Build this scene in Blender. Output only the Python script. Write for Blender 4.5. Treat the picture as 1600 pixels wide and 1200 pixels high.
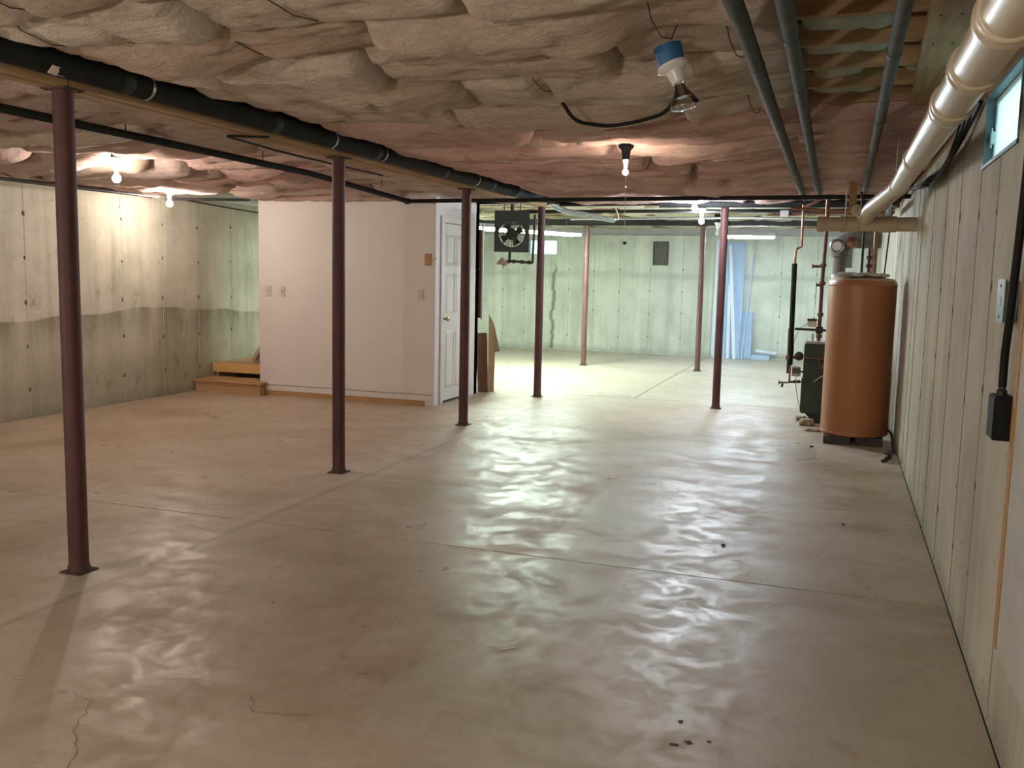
import bpy, bmesh, math, random
from mathutils import Vector, Matrix, noise
for o in list(bpy.data.objects): bpy.data.objects.remove(o)
random.seed(7)
scn = bpy.context.scene
COL = scn.collection
V = Vector

# ---------------- camera ----------------
F, PITCH, YAW, ROLL, CH = 1455.278, 0.1173, -0.3345, 0.0213, 1.4282
cd = bpy.data.cameras.new('camera'); cam = bpy.data.objects.new('camera', cd); COL.objects.link(cam)
cd.sensor_width = 36; cd.lens = F/1600*36; cd.clip_start = .02
fw = V((math.sin(YAW)*math.cos(PITCH), math.cos(YAW)*math.cos(PITCH), -math.sin(PITCH)))
rt0 = V((math.cos(YAW), -math.sin(YAW), 0)); up0 = rt0.cross(fw)
rt = rt0*math.cos(ROLL)+up0*math.sin(ROLL); up = -rt0*math.sin(ROLL)+up0*math.cos(ROLL)
cam.matrix_world = Matrix(((rt.x, up.x, -fw.x, 0), (rt.y, up.y, -fw.y, 0), (rt.z, up.z, -fw.z, CH), (0, 0, 0, 1)))
scn.camera = cam

# ---------------- light / exposure ----------------
W = bpy.data.worlds.new('world'); scn.world = W; W.use_nodes = True
bg = W.node_tree.nodes['Background']; bg.inputs[0].default_value = (.62, .92, .95, 1); bg.inputs[1].default_value = 3.0
vs = scn.view_settings; vs.view_transform = 'Standard'; vs.look = 'None'; vs.gamma = 1; vs.use_curve_mapping = False
vs.exposure = 1.12
BULB_W = 800       # emission of a bare warm bulb
BULB_C = 850      # cool bulb in the middle
TUBE = 84

# ---------------- materials ----------------
def mat(name):
    m = bpy.data.materials.new(name); m.use_nodes = True
    nt = m.node_tree; b = nt.nodes['Principled BSDF']
    return m, nt, b
def ramp(nt, fac, stops):
    r = nt.nodes.new('ShaderNodeValToRGB'); e = r.color_ramp.elements
    while len(e) < len(stops): e.new(.5)
    for i, (p, c) in enumerate(stops):
        e[i].position = p; e[i].color = (*c, 1) if len(c) == 3 else c
    nt.links.new(fac, r.inputs[0]); return r.outputs[0]
def coords(nt, scale=(1, 1, 1), loc=(0, 0, 0), world=True):
    mp = nt.nodes.new('ShaderNodeMapping'); mp.inputs['Scale'].default_value = scale; mp.inputs['Location'].default_value = loc
    if world:
        g = nt.nodes.new('ShaderNodeNewGeometry'); nt.links.new(g.outputs['Position'], mp.inputs[0])
    else:
        g = nt.nodes.new('ShaderNodeTexCoord'); nt.links.new(g.outputs['Object'], mp.inputs[0])
    return mp.outputs[0]
def nz(nt, vec, scale, detail=5, rough=.6, dist=0):
    n = nt.nodes.new('ShaderNodeTexNoise'); n.inputs['Scale'].default_value = scale; n.inputs['Detail'].default_value = detail
    n.inputs['Roughness'].default_value = rough; n.inputs['Distortion'].default_value = dist
    nt.links.new(vec, n.inputs['Vector']); return n.outputs['Fac']
def mix(nt, fac, a, b, mode='MIX'):
    m = nt.nodes.new('ShaderNodeMix'); m.data_type = 'RGBA'; m.blend_type = mode
    for v, i in ((fac, 0), (a, 6), (b, 7)):
        if isinstance(v, (int, float)): m.inputs[i].default_value = v
        elif isinstance(v, tuple): m.inputs[i].default_value = (*v, 1)
        else: nt.links.new(v, m.inputs[i])
    return m.outputs[2]
def mth(nt, op, a, b=0.0, c=None):
    m = nt.nodes.new('ShaderNodeMath'); m.operation = op
    for v, i in ((a, 0), (b, 1), (c, 2)):
        if v is None: continue
        if isinstance(v, (int, float)): m.inputs[i].default_value = v
        else: nt.links.new(v, m.inputs[i])
    return m.outputs[0]
def mrange(nt, v, a, b, c=0, d=1):
    m = nt.nodes.new('ShaderNodeMapRange'); m.clamp = True
    nt.links.new(v, m.inputs[0])
    for i, x in enumerate((a, b, c, d)): m.inputs[i+1].default_value = x
    return m.outputs[0]
def bump(nt, b, h, strength=.3, dist=.01):
    n = nt.nodes.new('ShaderNodeBump'); n.inputs['Strength'].default_value = strength; n.inputs['Distance'].default_value = dist
    nt.links.new(h, n.inputs['Height']); nt.links.new(n.outputs[0], b.inputs['Normal'])
def simple(name, c1, c2=None, scale=8, rough=.6, metal=0, bs=.15, stretch=(1, 1, 1), world=False, bd=.004, spec=None):
    m, nt, b = mat(name); c2 = c2 or tuple(x*.75 for x in c1)
    v = coords(nt, stretch, world=world); f = nz(nt, v, scale)
    nt.links.new(ramp(nt, f, [(.3, c2), (.7, c1)]), b.inputs['Base Color'])
    b.inputs['Roughness'].default_value = rough; b.inputs['Metallic'].default_value = metal
    if spec is not None: b.inputs['Specular IOR Level'].default_value = spec
    if bs: bump(nt, b, nz(nt, v, scale*5), bs, bd)
    return m
def emit(name, c, s):
    m, nt, b = mat(name); b.inputs['Base Color'].default_value = (*c, 1)
    b.inputs['Emission Color'].default_value = (*c, 1); b.inputs['Emission Strength'].default_value = s; return m
def glassy(name, tint=(.9, .97, 1), rough=.02, refl=.12):
    m = bpy.data.materials.new(name); m.use_nodes = True; nt = m.node_tree; nt.nodes.clear()
    o = nt.nodes.new('ShaderNodeOutputMaterial'); t = nt.nodes.new('ShaderNodeBsdfTransparent'); g = nt.nodes.new('ShaderNodeBsdfGlossy')
    t.inputs[0].default_value = (*tint, 1); g.inputs['Roughness'].default_value = rough
    x = nt.nodes.new('ShaderNodeMixShader'); fr = nt.nodes.new('ShaderNodeFresnel'); fr.inputs[0].default_value = 1.5
    a = nt.nodes.new('ShaderNodeMath'); a.operation = 'ADD'; a.inputs[1].default_value = refl; a.use_clamp = True
    nt.links.new(fr.outputs[0], a.inputs[0]); nt.links.new(a.outputs[0], x.inputs[0])
    nt.links.new(t.outputs[0], x.inputs[1]); nt.links.new(g.outputs[0], x.inputs[2]); nt.links.new(x.outputs[0], o.inputs[0]); return m

def concrete_wall(name, base, dark, axis, coldjoint=False, crack=None):
    # axis: the horizontal axis along the wall (0 = x, 1 = y)
    m, nt, b = mat(name)
    v = coords(nt); sep = nt.nodes.new('ShaderNodeSeparateXYZ'); nt.links.new(v, sep.inputs[0])
    f1 = nz(nt, v, 1.6, 6, .62)
    c = ramp(nt, f1, [(.3, dark), (.62, base)])
    st = (3.2, 3.2, .22)
    f2 = nz(nt, coords(nt, st), 1.6, 4, .6)
    c = mix(nt, mrange(nt, f2, .48, .75, 0, .5), c, tuple(x*.62 for x in dark))
    c = mix(nt, mrange(nt, nz(nt, coords(nt, (4, 4, .12)), 1.1, 3), .5, .72, 0, .35), c, tuple(min(1, x*1.25) for x in base))
    sp = nz(nt, v, 22, 3, .5)
    c = mix(nt, mrange(nt, sp, .68, .74, 0, .6), c, (.12, .1, .06))
    if coldjoint:
        wob = mth(nt, 'ADD', sep.outputs[2], mth(nt, 'MULTIPLY', nz(nt, coords(nt, (.5, .5, 0)), 1.0, 2), .5))
        d = mth(nt, 'SUBTRACT', wob, 1.16)
        below = mth(nt, 'MULTIPLY', mrange(nt, d, -.32, -.0, 0, 1), mrange(nt, d, 0, .02, 1, 0))
        below = mth(nt, 'MULTIPLY', below, mrange(nt, f2, .35, .62, .25, 1))
        c = mix(nt, mth(nt, 'MULTIPLY', below, .75), c, (.16, .14, .085))
        low = mth(nt, 'MULTIPLY', mrange(nt, d, -.6, 0, .55, .15), mrange(nt, d, 0, .02, 1, 0))
        c = mix(nt, low, c, (.24, .22, .15))
        c = mix(nt, mth(nt, 'MULTIPLY', mrange(nt, nz(nt, coords(nt, (1, 1, .5)), 7, 5, .7), .58, .7, 0, .55), mrange(nt, sep.outputs[2], .9, 1.9, 1, 0)), c, (.15, .14, .07))
    if crack:
        x0 = crack
        wz = mth(nt, 'MULTIPLY', mth(nt, 'SUBTRACT', nz(nt, coords(nt, (0, 0, 1)), 2.2, 4), .5), .38)
        dx = mth(nt, 'ABSOLUTE', mth(nt, 'SUBTRACT', mth(nt, 'SUBTRACT', sep.outputs[0], x0), wz))
        k = mth(nt, 'MULTIPLY', mrange(nt, dx, .015, .05, 1, 0), mrange(nt, sep.outputs[2], 1.5, 1.7, 1, 0))
        c = mix(nt, mth(nt, 'MULTIPLY', k, .75), c, (.12, .13, .1))
        hz = mth(nt, 'MULTIPLY', mrange(nt, mth(nt, 'ABSOLUTE', mth(nt, 'SUBTRACT', sep.outputs[2], mth(nt, 'ADD', 1.38, mth(nt, 'MULTIPLY', nz(nt, coords(nt, (.6, 0, 0)), 1, 2), .15)))), .02, .09, .35, 0), mrange(nt, f1, .35, .6, 0, 1))
        c = mix(nt, hz, c, (.2, .2, .15))
    # darker uneven edge by the floor
    c = mix(nt, mrange(nt, mth(nt, 'ADD', sep.outputs[2], mth(nt, 'MULTIPLY', f1, .2)), .08, .22, .5, 0), c, (.13, .12, .08))
    nt.links.new(c, b.inputs['Base Color']); b.inputs['Roughness'].default_value = .85
    bump(nt, b, mth(nt, 'ADD', nz(nt, v, 30, 6, .7), mth(nt, 'MULTIPLY', f1, .6)), .35, .006)
    return m

M = {}
M['wall_left'] = concrete_wall('cast_concrete_left', (.62, .60, .50), (.40, .385, .30), 1, coldjoint=True)
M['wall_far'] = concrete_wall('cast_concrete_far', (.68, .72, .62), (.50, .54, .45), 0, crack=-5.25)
M['wall_right'] = concrete_wall('cast_concrete_right', (.50, .47, .39), (.33, .305, .245), 1)
M['seam'] = simple('form_seam_grey', (.34, .325, .26), (.24, .23, .18), 14, .9)
M['seam_pale'] = simple('form_seam_pale', (.50, .49, .41), (.38, .37, .30), 14, .9)
M['tie'] = simple('rusty_tie_brown', (.16, .12, .07), (.07, .05, .03), 30, .9)

def floor_mat():
    m, nt, b = mat('polished_concrete_floor')
    v = coords(nt); sep = nt.nodes.new('ShaderNodeSeparateXYZ'); nt.links.new(v, sep.inputs[0])
    f1 = nz(nt, v, .55, 6, .62, .6); f2 = nz(nt, v, 2.3, 7, .65, 1.2)
    c = ramp(nt, f1, [(.36, (.37, .295, .21)), (.5, (.50, .43, .335)), (.64, (.59, .54, .47))])
    c = mix(nt, mrange(nt, f2, .5, .72, 0, .4), c, (.38, .29, .19))
    f3 = nz(nt, coords(nt, (.8, 2.4, 1), (3, 7, 0)), 1.1, 5, .6, .8)
    c = mix(nt, mrange(nt, f3, .55, .75, 0, .38), c, (.48, .31, .21))
    # the two troweled areas meet along x = -1.44 on the middle slab: browner left, greyer right
    X, Y = sep.outputs[0], sep.outputs[1]
    inY = mth(nt, 'MULTIPLY', mrange(nt, Y, 4.40, 4.42), mrange(nt, Y, 5.9, 6.6, 1, 0))
    edge = mrange(nt, mth(nt, 'ADD', X, mth(nt, 'MULTIPLY', f2, .05)), -1.42, -1.37)
    fade = mrange(nt, X, -1.4, .1, 1, 0)
    c = mix(nt, mth(nt, 'MULTIPLY', mth(nt, 'MULTIPLY', inY, edge), mth(nt, 'MULTIPLY', fade, .8)), c, (.62, .60, .54))
    left = mth(nt, 'MULTIPLY', mrange(nt, X, -2.1, -1.42, 0, 1), mth(nt, 'SUBTRACT', 1, edge))
    c = mix(nt, mth(nt, 'MULTIPLY', mth(nt, 'MULTIPLY', left, mrange(nt, Y, 2.2, 4.6, .2, 1)), mth(nt, 'MULTIPLY', mrange(nt, Y, 6, 7, 1, 0), .8)), c, (.42, .26, .18))
    # warmer tan in the left bay
    c = mix(nt, mth(nt, 'MULTIPLY', mrange(nt, X, -3.0, -3.7, 0, 1), mrange(nt, Y, 4.2, 5.5, 0, .35)), c, (.50, .33, .215))
    # faint ridge line along the posts, x = -3.06
    ln = mrange(nt, mth(nt, 'ABSOLUTE', mth(nt, 'ADD', X, 3.06)), .008, .03, 1, 0)
    c = mix(nt, mth(nt, 'MULTIPLY', ln, .35), c, (.22, .18, .14))
    ln2 = mrange(nt, mth(nt, 'ABSOLUTE', mth(nt, 'ADD', X, 3.13)), .02, .06, 1, 0)
    c = mix(nt, mth(nt, 'MULTIPLY', ln2, .22), c, (.66, .6, .52))
    # paler slabs beyond the far joint
    c = mix(nt, mrange(nt, Y, 10.78, 10.8, 0, .55), c, (.54, .52, .44))
    f5 = nz(nt, v, 6.5, 8, .72, .8)
    c = mix(nt, mrange(nt, f5, .42, .3, 0, .5), c, (.30, .225, .15))
    c = mix(nt, mrange(nt, f5, .55, .72, 0, .45), c, (.66, .60, .51))
    c = mix(nt, mrange(nt, nz(nt, coords(nt, (1, 1, 1), (9, 4, 0)), 1.1, 6, .7, 1.5), .56, .62, 0, .28), c, (.36, .235, .15))
    sp = nz(nt, v, 34, 2, .4)
    c = mix(nt, mrange(nt, sp, .78, .84, 0, .3), c, (.15, .1, .06))
    c = mix(nt, 1.0, c, (.90, .89, .87), 'MULTIPLY')
    nt.links.new(c, b.inputs['Base Color'])
    r = mth(nt, 'ADD', mth(nt, 'ADD', mrange(nt, f2, .4, .6, .34, .47), mrange(nt, f5, .4, .6, -.07, .14)), mrange(nt, f3, .4, .7, -.03, .12))
    nt.links.new(r, b.inputs['Roughness'])
    b.inputs['Specular IOR Level'].default_value = .5
    bump(nt, b, mth(nt, 'ADD', nz(nt, v, 38, 8, .75), mth(nt, 'MULTIPLY', nz(nt, v, 90, 4), .2)), .17, .004)
    return m
M['floor'] = floor_mat()
M['joint'] = simple('joint_dirt', (.10, .08, .06), None, 10, .95)

def batt_mat(name, a, b_, dirt, layer=.3, dk=(.5, .3, .22)):
    m, nt, b = mat(name); v = coords(nt, (1, 1, 1))
    f = nz(nt, v, 2.2, 6, .62, .5); c = ramp(nt, f, [(.3, b_), (.66, a)])
    c = mix(nt, mrange(nt, nz(nt, coords(nt, (1, 2.4, 1.5), (5, 1, 2)), 4.5, 6, .7, .7), .5, .8, 0, .5), c, dirt)
    st = nz(nt, coords(nt, (.7, 4.2, 4.2)), 1.3, 7, .7, 1.2)
    c = mix(nt, mrange(nt, st, .50, .60, 0, layer), c, dk)
    st2 = nz(nt, coords(nt, (1, 5, 5), (3, 3, 3)), 1.2, 6, .65, 1.2)
    c = mix(nt, mrange(nt, st2, .54, .66, 0, layer*.7), c, tuple(min(1, q*1.15) for q in a))
    oi = nt.nodes.new('ShaderNodeObjectInfo')
    c = mix(nt, mrange(nt, oi.outputs['Random'], 0, 1, 0, .75), c, dirt)
    nt.links.new(c, b.inputs['Base Color']); b.inputs['Roughness'].default_value = 1; b.inputs['Specular IOR Level'].default_value = .05
    b.inputs['Sheen Weight'].default_value = .2
    h = mth(nt, 'ADD', nz(nt, coords(nt, (1, 1.6, 1.6)), 22, 7, .75, .8), mth(nt, 'MULTIPLY', st, 1.6))
    bump(nt, b, h, .9, .03); return m
M['batt_beige'] = batt_mat('glass_wool_beige', (.84, .76, .64), (.68, .58, .46), (.56, .38, .28))
M['batt_pink'] = batt_mat('glass_wool_pink', (.84, .57, .51), (.64, .38, .33), (.60, .42, .33), .85, (.44, .215, .18))
M['batt_mauve'] = batt_mat('glass_wool_dusty_rose', (.72, .57, .50), (.58, .43, .38), (.50, .34, .28), .6, (.36, .24, .2))
M['batt_cream'] = batt_mat('glass_wool_cream', (.74, .73, .58), (.60, .58, .44), (.40, .37, .24))
M['joist'] = simple('joist_timber', (.38, .23, .115), (.22, .125, .06), 6, .8, stretch=(.6, 6, 6), world=True)
M['beam'] = simple('beam_timber', (.42, .27, .125), (.26, .15, .07), 5, .8, stretch=(5, .5, 5), world=True)
M['plank'] = simple('plank_timber', (.42, .27, .15), (.27, .16, .08), 6, .75, stretch=(6, .6, 6), world=True)
M['ply'] = simple('subfloor_ply', (.33, .24, .14), (.2, .13, .07), 4, .85)
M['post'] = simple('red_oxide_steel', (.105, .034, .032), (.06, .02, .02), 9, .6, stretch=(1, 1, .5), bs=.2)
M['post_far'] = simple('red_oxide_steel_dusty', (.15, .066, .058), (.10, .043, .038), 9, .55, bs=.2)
M['rust_plate'] = simple('rusty_plate', (.10, .055, .035), (.04, .025, .02), 20, .8)
M['black_pipe'] = simple('black_foam', (.022, .023, .022), (.013, .013, .013), 12, .8, bs=.3, spec=.2)
M['grey_foam'] = simple('grey_foam', (.085, .09, .08), (.05, .055, .05), 12, .75, bs=.2, spec=.25)
M['seam_tape'] = simple('dark_tape', (.016, .018, .018), None, 12, .6)
M['steel'] = simple('dark_steel', (.045, .043, .04), (.022, .02, .02), 10, .5, metal=.3)
M['galv'] = simple('galvanised', (.5, .53, .54), (.36, .38, .39), 20, .38, metal=.8)
M['iron'] = simple('black_iron', (.07, .045, .038), (.03, .02, .02), 24, .6, metal=.3)
M['red_iron'] = simple('rusty_red_iron', (.17, .065, .05), (.08, .03, .025), 22, .6, metal=.2)
M['copper'] = simple('dull_copper', (.36, .19, .11), (.18, .09, .06), 24, .4, metal=.8)
M['brass'] = simple('brass', (.5, .34, .12), (.3, .2, .08), 24, .35, metal=.9)
M['pvc'] = simple('cream_plastic', (.54, .455, .34), (.45, .37, .26), 3, .36, bs=.04)
M['pvc2'] = simple('tan_plastic', (.44, .35, .24), (.35, .27, .18), 4, .45, bs=.05)
M['paint'] = simple('white_wall_paint', (.72, .67, .655), (.68, .63, .615), 1.2, .8, world=True, bs=.08)
M['door'] = simple('white_door_paint', (.66, .62, .58), (.62, .58, .54), 2, .45, bs=.03)
M['soffit'] = simple('grey_plaster', (.62, .62, .59), (.55, .55, .52), 2, .9)
M['trimwood'] = simple('bare_pine', (.50, .30, .13), (.36, .2, .08), 7, .7, stretch=(.6, 6, 6), world=True)
M['stairwood'] = simple('stair_pine', (.55, .335, .17), (.40, .22, .10), 6, .6, stretch=(.7, 5, 7), world=True)
M['stairnew'] = simple('fresh_pine', (.72, .45, .19), (.58, .34, .13), 6, .6, stretch=(.7, 5, 7), world=True)
M['dark'] = simple('dark_void', (.035, .035, .032), None, 6, .9)
M['tank'] = simple('tank_enamel', (.40, .165, .07), (.34, .135, .055), 3, .36, bs=.08, stretch=(1, 1, .4))
M['boiler'] = simple('green_enamel', (.022, .045, .032), (.014, .028, .02), 7, .5, bs=.1)
M['heater'] = simple('green_black_enamel', (.02, .035, .03), (.014, .022, .02), 7, .4, bs=.05)
M['stone'] = simple('broken_concrete', (.42, .35, .25), (.25, .2, .14), 14, .95, bs=.6)
M['block'] = simple('dark_block', (.10, .085, .075), (.05, .04, .035), 16, .95, bs=.5)
M['blue'] = simple('blue_plastic', (.03, .16, .36), (.02, .11, .27), 6, .45, bs=.03)
M['porcelain'] = simple('white_porcelain', (.72, .72, .72), (.66, .66, .66), 6, .25, bs=0)
M['bulbglass'] = glassy('clear_bulb_glass', (.93, .95, .95), .03, .22)
M['chrome'] = simple('mirror_coat', (.8, .8, .78), (.7, .7, .68), 6, .12, metal=1, bs=0)
M['pane'] = glassy('window_glass', (.9, .98, .98), .01, .03)
def dusty():
    m = bpy.data.materials.new('dusty_glass'); m.use_nodes = True; nt = m.node_tree; nt.nodes.clear()
    o = nt.nodes.new('ShaderNodeOutputMaterial'); t = nt.nodes.new('ShaderNodeBsdfTransparent'); g = nt.nodes.new('ShaderNodeBsdfTranslucent')
    t.inputs[0].default_value = (.9, .97, .97, 1); g.inputs[0].default_value = (.52, .62, .62, 1)
    x = nt.nodes.new('ShaderNodeMixShader'); x.inputs[0].default_value = .72
    nt.links.new(t.outputs[0], x.inputs[1]); nt.links.new(g.outputs[0], x.inputs[2]); nt.links.new(x.outputs[0], o.inputs[0]); return m
M['dusty'] = dusty()
M['winframe'] = simple('blue_grey_metal', (.09, .155, .185), (.06, .10, .125), 6, .5)
M['winwhite'] = simple('white_sash', (.6, .68, .68), (.5, .58, .58), 6, .5)
M['blackbox'] = simple('black_box', (.010, .010, .011), (.006, .006, .007), 6, .6, bs=.02, spec=.2)
M['greybox'] = simple('grey_cover', (.20, .225, .235), (.16, .18, .19), 8, .5, metal=.3)
M['greymud'] = simple('white_plaster_edge', (.52, .52, .49), (.42, .42, .4), 8, .8)
M['board_blue'] = simple('blue_foam_board', (.42, .55, .72), (.36, .49, .66), 3, .7, bs=.05)
M['board_white'] = simple('white_board', (.66, .73, .80), (.6, .67, .74), 4, .6, bs=.05)
M['brown_ply'] = simple('dark_brown_panel', (.20, .105, .06), (.13, .065, .035), 5, .6, stretch=(5, 5, .6))
M['card'] = simple('cardboard', (.50, .38, .26), (.4, .3, .2), 6, .85)
M['vent'] = simple('grey_brown_panel', (.16, .15, .125), (.11, .105, .09), 8, .8)
M['wire'] = simple('black_wire', (.012, .012, .012), None, 8, .6, bs=0, spec=.2)
M['greywire'] = simple('grey_cable', (.35, .34, .3), None, 8, .5, bs=0)
M['string'] = simple('chain', (.6, .5, .36), None, 8, .4, metal=.5, bs=0)
M['outlet'] = simple('ivory_plate', (.62, .56, .50), (.56, .5, .45), 6, .4, bs=0)
M['scrap'] = simple('pale_scrap', (.8, .76, .66), None, 6, .7)
M['bulb_warm'] = emit('lit_bulb_warm', (1, .85, .73), BULB_W*.46)
M['bulb_mid'] = emit('lit_bulb_soft', (1, .82, .64), BULB_W*.25)
M['bulb_added_fill'] = emit('lit_bulb_added_fill', (1, .90, .78), BULB_W*1.45)  # emission of the unseen fill bulbs added behind the camera
M['bulb_cool'] = emit('lit_bulb_cool', (.80, .90, 1), BULB_C)
M['tube'] = emit('lit_tube', (.82, 1, .86), TUBE)
M['tube_blue'] = emit('lit_tube_blue', (.72, .86, 1), TUBE*1.2)
M['frost'] = simple('unlit_bulb', (.6, .6, .55), None, 6, .3, bs=0)
M['rock_white'] = simple('fitting_white', (.6, .58, .5), None, 10, .6)

# ---------------- mesh helpers ----------------
def link(name, bm, m, parent=None, loc=(0, 0, 0), smooth=False, bevel=0):
    if bevel:
        bmesh.ops.bevel(bm, geom=bm.edges[:], offset=bevel, segments=2, affect='EDGES', clamp_overlap=True)
    me = bpy.data.meshes.new(name); bm.normal_update(); bm.to_mesh(me); bm.free()
    me.materials.append(m)
    if smooth:
        for p in me.polygons: p.use_smooth = True
        me.set_sharp_from_angle(angle=math.radians(40))
    o = bpy.data.objects.new(name, me); COL.objects.link(o); o.location = loc
    if parent: o.parent = parent
    return o
def tag(o, label, cat, group=None):
    o['label'] = label; o['category'] = cat
    if group: o['group'] = group
    return o
def thing(name, label, cat, loc=(0, 0, 0), group=None):
    o = bpy.data.objects.new(name, None); COL.objects.link(o); o.location = loc; o.empty_display_size = .1
    return tag(o, label, cat, group)
def struct(o): o['kind'] = 'structure'; return o
def add_box(bm, a, b, mtx=None):
    a, b = V(a), V(b); r = bmesh.ops.create_cube(bm, size=1)
    for v in r['verts']:
        v.co = V([(a[i]+b[i])/2+v.co[i]*(b[i]-a[i]) for i in range(3)])
        if mtx: v.co = mtx @ v.co
    return r['verts']
def frame_of(d):
    d = d.normalized(); h = V((0, 0, 1)) if abs(d.z) < .95 else V((0, 1, 0))
    x = d.cross(h).normalized(); return x, d.cross(x).normalized()
def add_tube(bm, pts, r, n=12, caps=True):
    pts = [V(p) for p in pts]; rs = r if isinstance(r, (list, tuple)) else [r]*len(pts); rings = []
    X, Y = frame_of(pts[1]-pts[0])
    for i, p in enumerate(pts):
        if i == 0: d = pts[1]-p
        elif i == len(pts)-1: d = p-pts[-2]
        else: d = (pts[i+1]-p).normalized()+(p-pts[i-1]).normalized()
        d.normalize(); X = (X-d*X.dot(d)).normalized(); Y = d.cross(X)
        rings.append([bm.verts.new(p+(X*math.cos(t)+Y*math.sin(t))*rs[i]) for t in [2*math.pi*k/n for k in range(n)]])
    for a, b in zip(rings, rings[1:]):
        for k in range(n): bm.faces.new((a[k], a[(k+1) % n], b[(k+1) % n], b[k]))
    if caps:
        bm.faces.new(rings[0][::-1]); bm.faces.new(rings[-1])
def arcpath(pts, rad=.03, n=5):
    pts = [V(p) for p in pts]; out = [pts[0]]
    for a, b, c in zip(pts, pts[1:], pts[2:]):
        u = (a-b); w = (c-b); k = min(rad, u.length*.45, w.length*.45); u.normalize(); w.normalize()
        p0, p2 = b+u*k, b+w*k
        for i in range(n+1):
            t = i/n; out.append(p0*(1-t)**2+b*2*t*(1-t)+p2*t*t)
    out.append(pts[-1]); return out
def tube(name, pts, r, m, parent=None, n=12, rad=None):
    bm = bmesh.new(); add_tube(bm, arcpath(pts, rad) if rad else pts, r, n); return link(name, bm, m, parent, smooth=True)
def box(name, a, b, m, parent=None, bevel=0):
    bm = bmesh.new(); add_box(bm, a, b); return link(name, bm, m, parent, bevel=bevel)
def lathe(name, prof, m, parent=None, loc=(0, 0, 0), axis=(0, 0, 1), n=24):
    bm = bmesh.new(); d = V(axis).normalized(); X, Y = frame_of(d); o = V(loc); rings = []
    for r, h in prof:
        rings.append([bm.verts.new(o+d*h+(X*math.cos(t)+Y*math.sin(t))*max(r, .0004)) for t in [2*math.pi*k/n for k in range(n)]])
    for a, b in zip(rings, rings[1:]):
        for k in range(n): bm.faces.new((a[k], a[(k+1) % n], b[(k+1) % n], b[k]))
    bm.faces.new(rings[0][::-1]); bm.faces.new(rings[-1])
    bmesh.ops.recalc_face_normals(bm, faces=bm.faces)
    return link(name, bm, m, parent, smooth=True)
def dup(o, name=None, parent=None, loc=None):
    c = o.copy(); COL.objects.link(c)
    if parent: c.parent = parent
    if loc is not None: c.location = loc
    return c

# ---------------- room shell ----------------
ZJ = 2.32      # underside of the joists
XL, XR, YF, YB = -7.05, .535, 17.45, -2.6
ZW = 2.2       # top of the concrete walls
JY = 4.412     # saw cut nearest the camera
JY2 = 10.8
floor = struct(box('floor', (XL-.3, YB-.3, -.2), (XR+.3, YF+.3, -.03), M['joint']))
def slab(x0, y0, x1, y1):
    bm = bmesh.new(); g = .006
    add_box(bm, (x0+g, y0+g, -.03), (x1-g, y1-g, 0)); o = link('slab', bm, M['floor'], floor); return o
slab(XL, YB, XR, JY); slab(XL, JY, XR, JY2); slab(XL, JY2, -2.22, YF); slab(-2.22, JY2, XR, YF)
def crack(pts, w=.002):
    bm = bmesh.new(); vs_ = []
    rr = random.Random(len(pts)+int(pts[0][0]*100)); P = []
    for (a, b) in zip(pts, pts[1:]):
        for k in range(8):
            t = k/8; P.append(V((a[0]+(b[0]-a[0])*t+rr.uniform(-.012, .012), a[1]+(b[1]-a[1])*t+rr.uniform(-.012, .012), 0)))
    for i, p in enumerate(P):
        d = (P[min(i+1, len(P)-1)]-P[max(i-1, 0)]).normalized(); nrm = V((-d.y, d.x, 0))*w*rr.uniform(.3, 1)
        vs_.append((bm.verts.new(p+nrm+V((0, 0, .0012))), bm.verts.new(p-nrm+V((0, 0, .0012)))))
    for a, b in zip(vs_, vs_[1:]): bm.faces.new((a[0], a[1], b[1], b[0]))
    o = link('floor_crack', bm, M['crack'], floor); return o
M['crack'] = simple('crack_dirt', (.30, .24, .17), None, 10, .9)
crack([(-3.62, 3.58), (-3.72, 3.75), (-3.85, 3.85), (-3.95, 4.1)]); crack([(-1.98, 1.95), (-2.15, 2.15), (-2.26, 2.32), (-2.42, 2.35)])
crack([(-1.8, 2.55), (-1.72, 2.45), (-1.5, 2.5)], .0025)

def wall(name, axis, pos, a, b, z0, z1, m, holes=(), th=.22, out=1):
    # axis 0: wall lies in the plane x = pos and runs along y from a to b; axis 1: plane y = pos
    bm = bmesh.new(); us = sorted({a, b, *[h[0] for h in holes], *[h[1] for h in holes]}); zs = sorted({z0, z1, *[h[2] for h in holes], *[h[3] for h in holes]})
    lo, hi = (pos, pos+th) if out > 0 else (pos-th, pos)
    for i in range(len(us)-1):
        for j in range(len(zs)-1):
            uc, zc = (us[i]+us[i+1])/2, (zs[j]+zs[j+1])/2
            if any(h[0] < uc < h[1] and h[2] < zc < h[3] for h in holes): continue
            if axis == 0: add_box(bm, (lo, us[i], zs[j]), (hi, us[i+1], zs[j+1]))
            else: add_box(bm, (us[i], lo, zs[j]), (us[i+1], hi, zs[j+1]))
    return struct(link(name, bm, m))
WIN = (3.56, 4.40, 1.90, 2.20)
FW = (-5.76, -5.19, 1.815, 2.11)
V1 = (-3.335, -3.035, 1.65, 2.095); V2 = (.03, .18, 1.66, 2.03)
wl = wall('wall_left', 0, XL, YB, YF, 0, ZW, M['wall_left'], out=-1)
wr = wall('wall_right', 0, XR, YB, YF, 0, ZW, M['wall_right'], holes=[WIN], out=1)
wf = wall('wall_far', 1, YF, XL, XR, 0, ZW, M['wall_far'], holes=[FW, (*V1,), (*V2,)], out=1)
BW = (-5.4, -4.6, 1.75, 2.15)
wb = wall('wall_back', 1, YB, XL, XR, 0, ZW, M['wall_right'], holes=[BW], out=-1)
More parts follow.
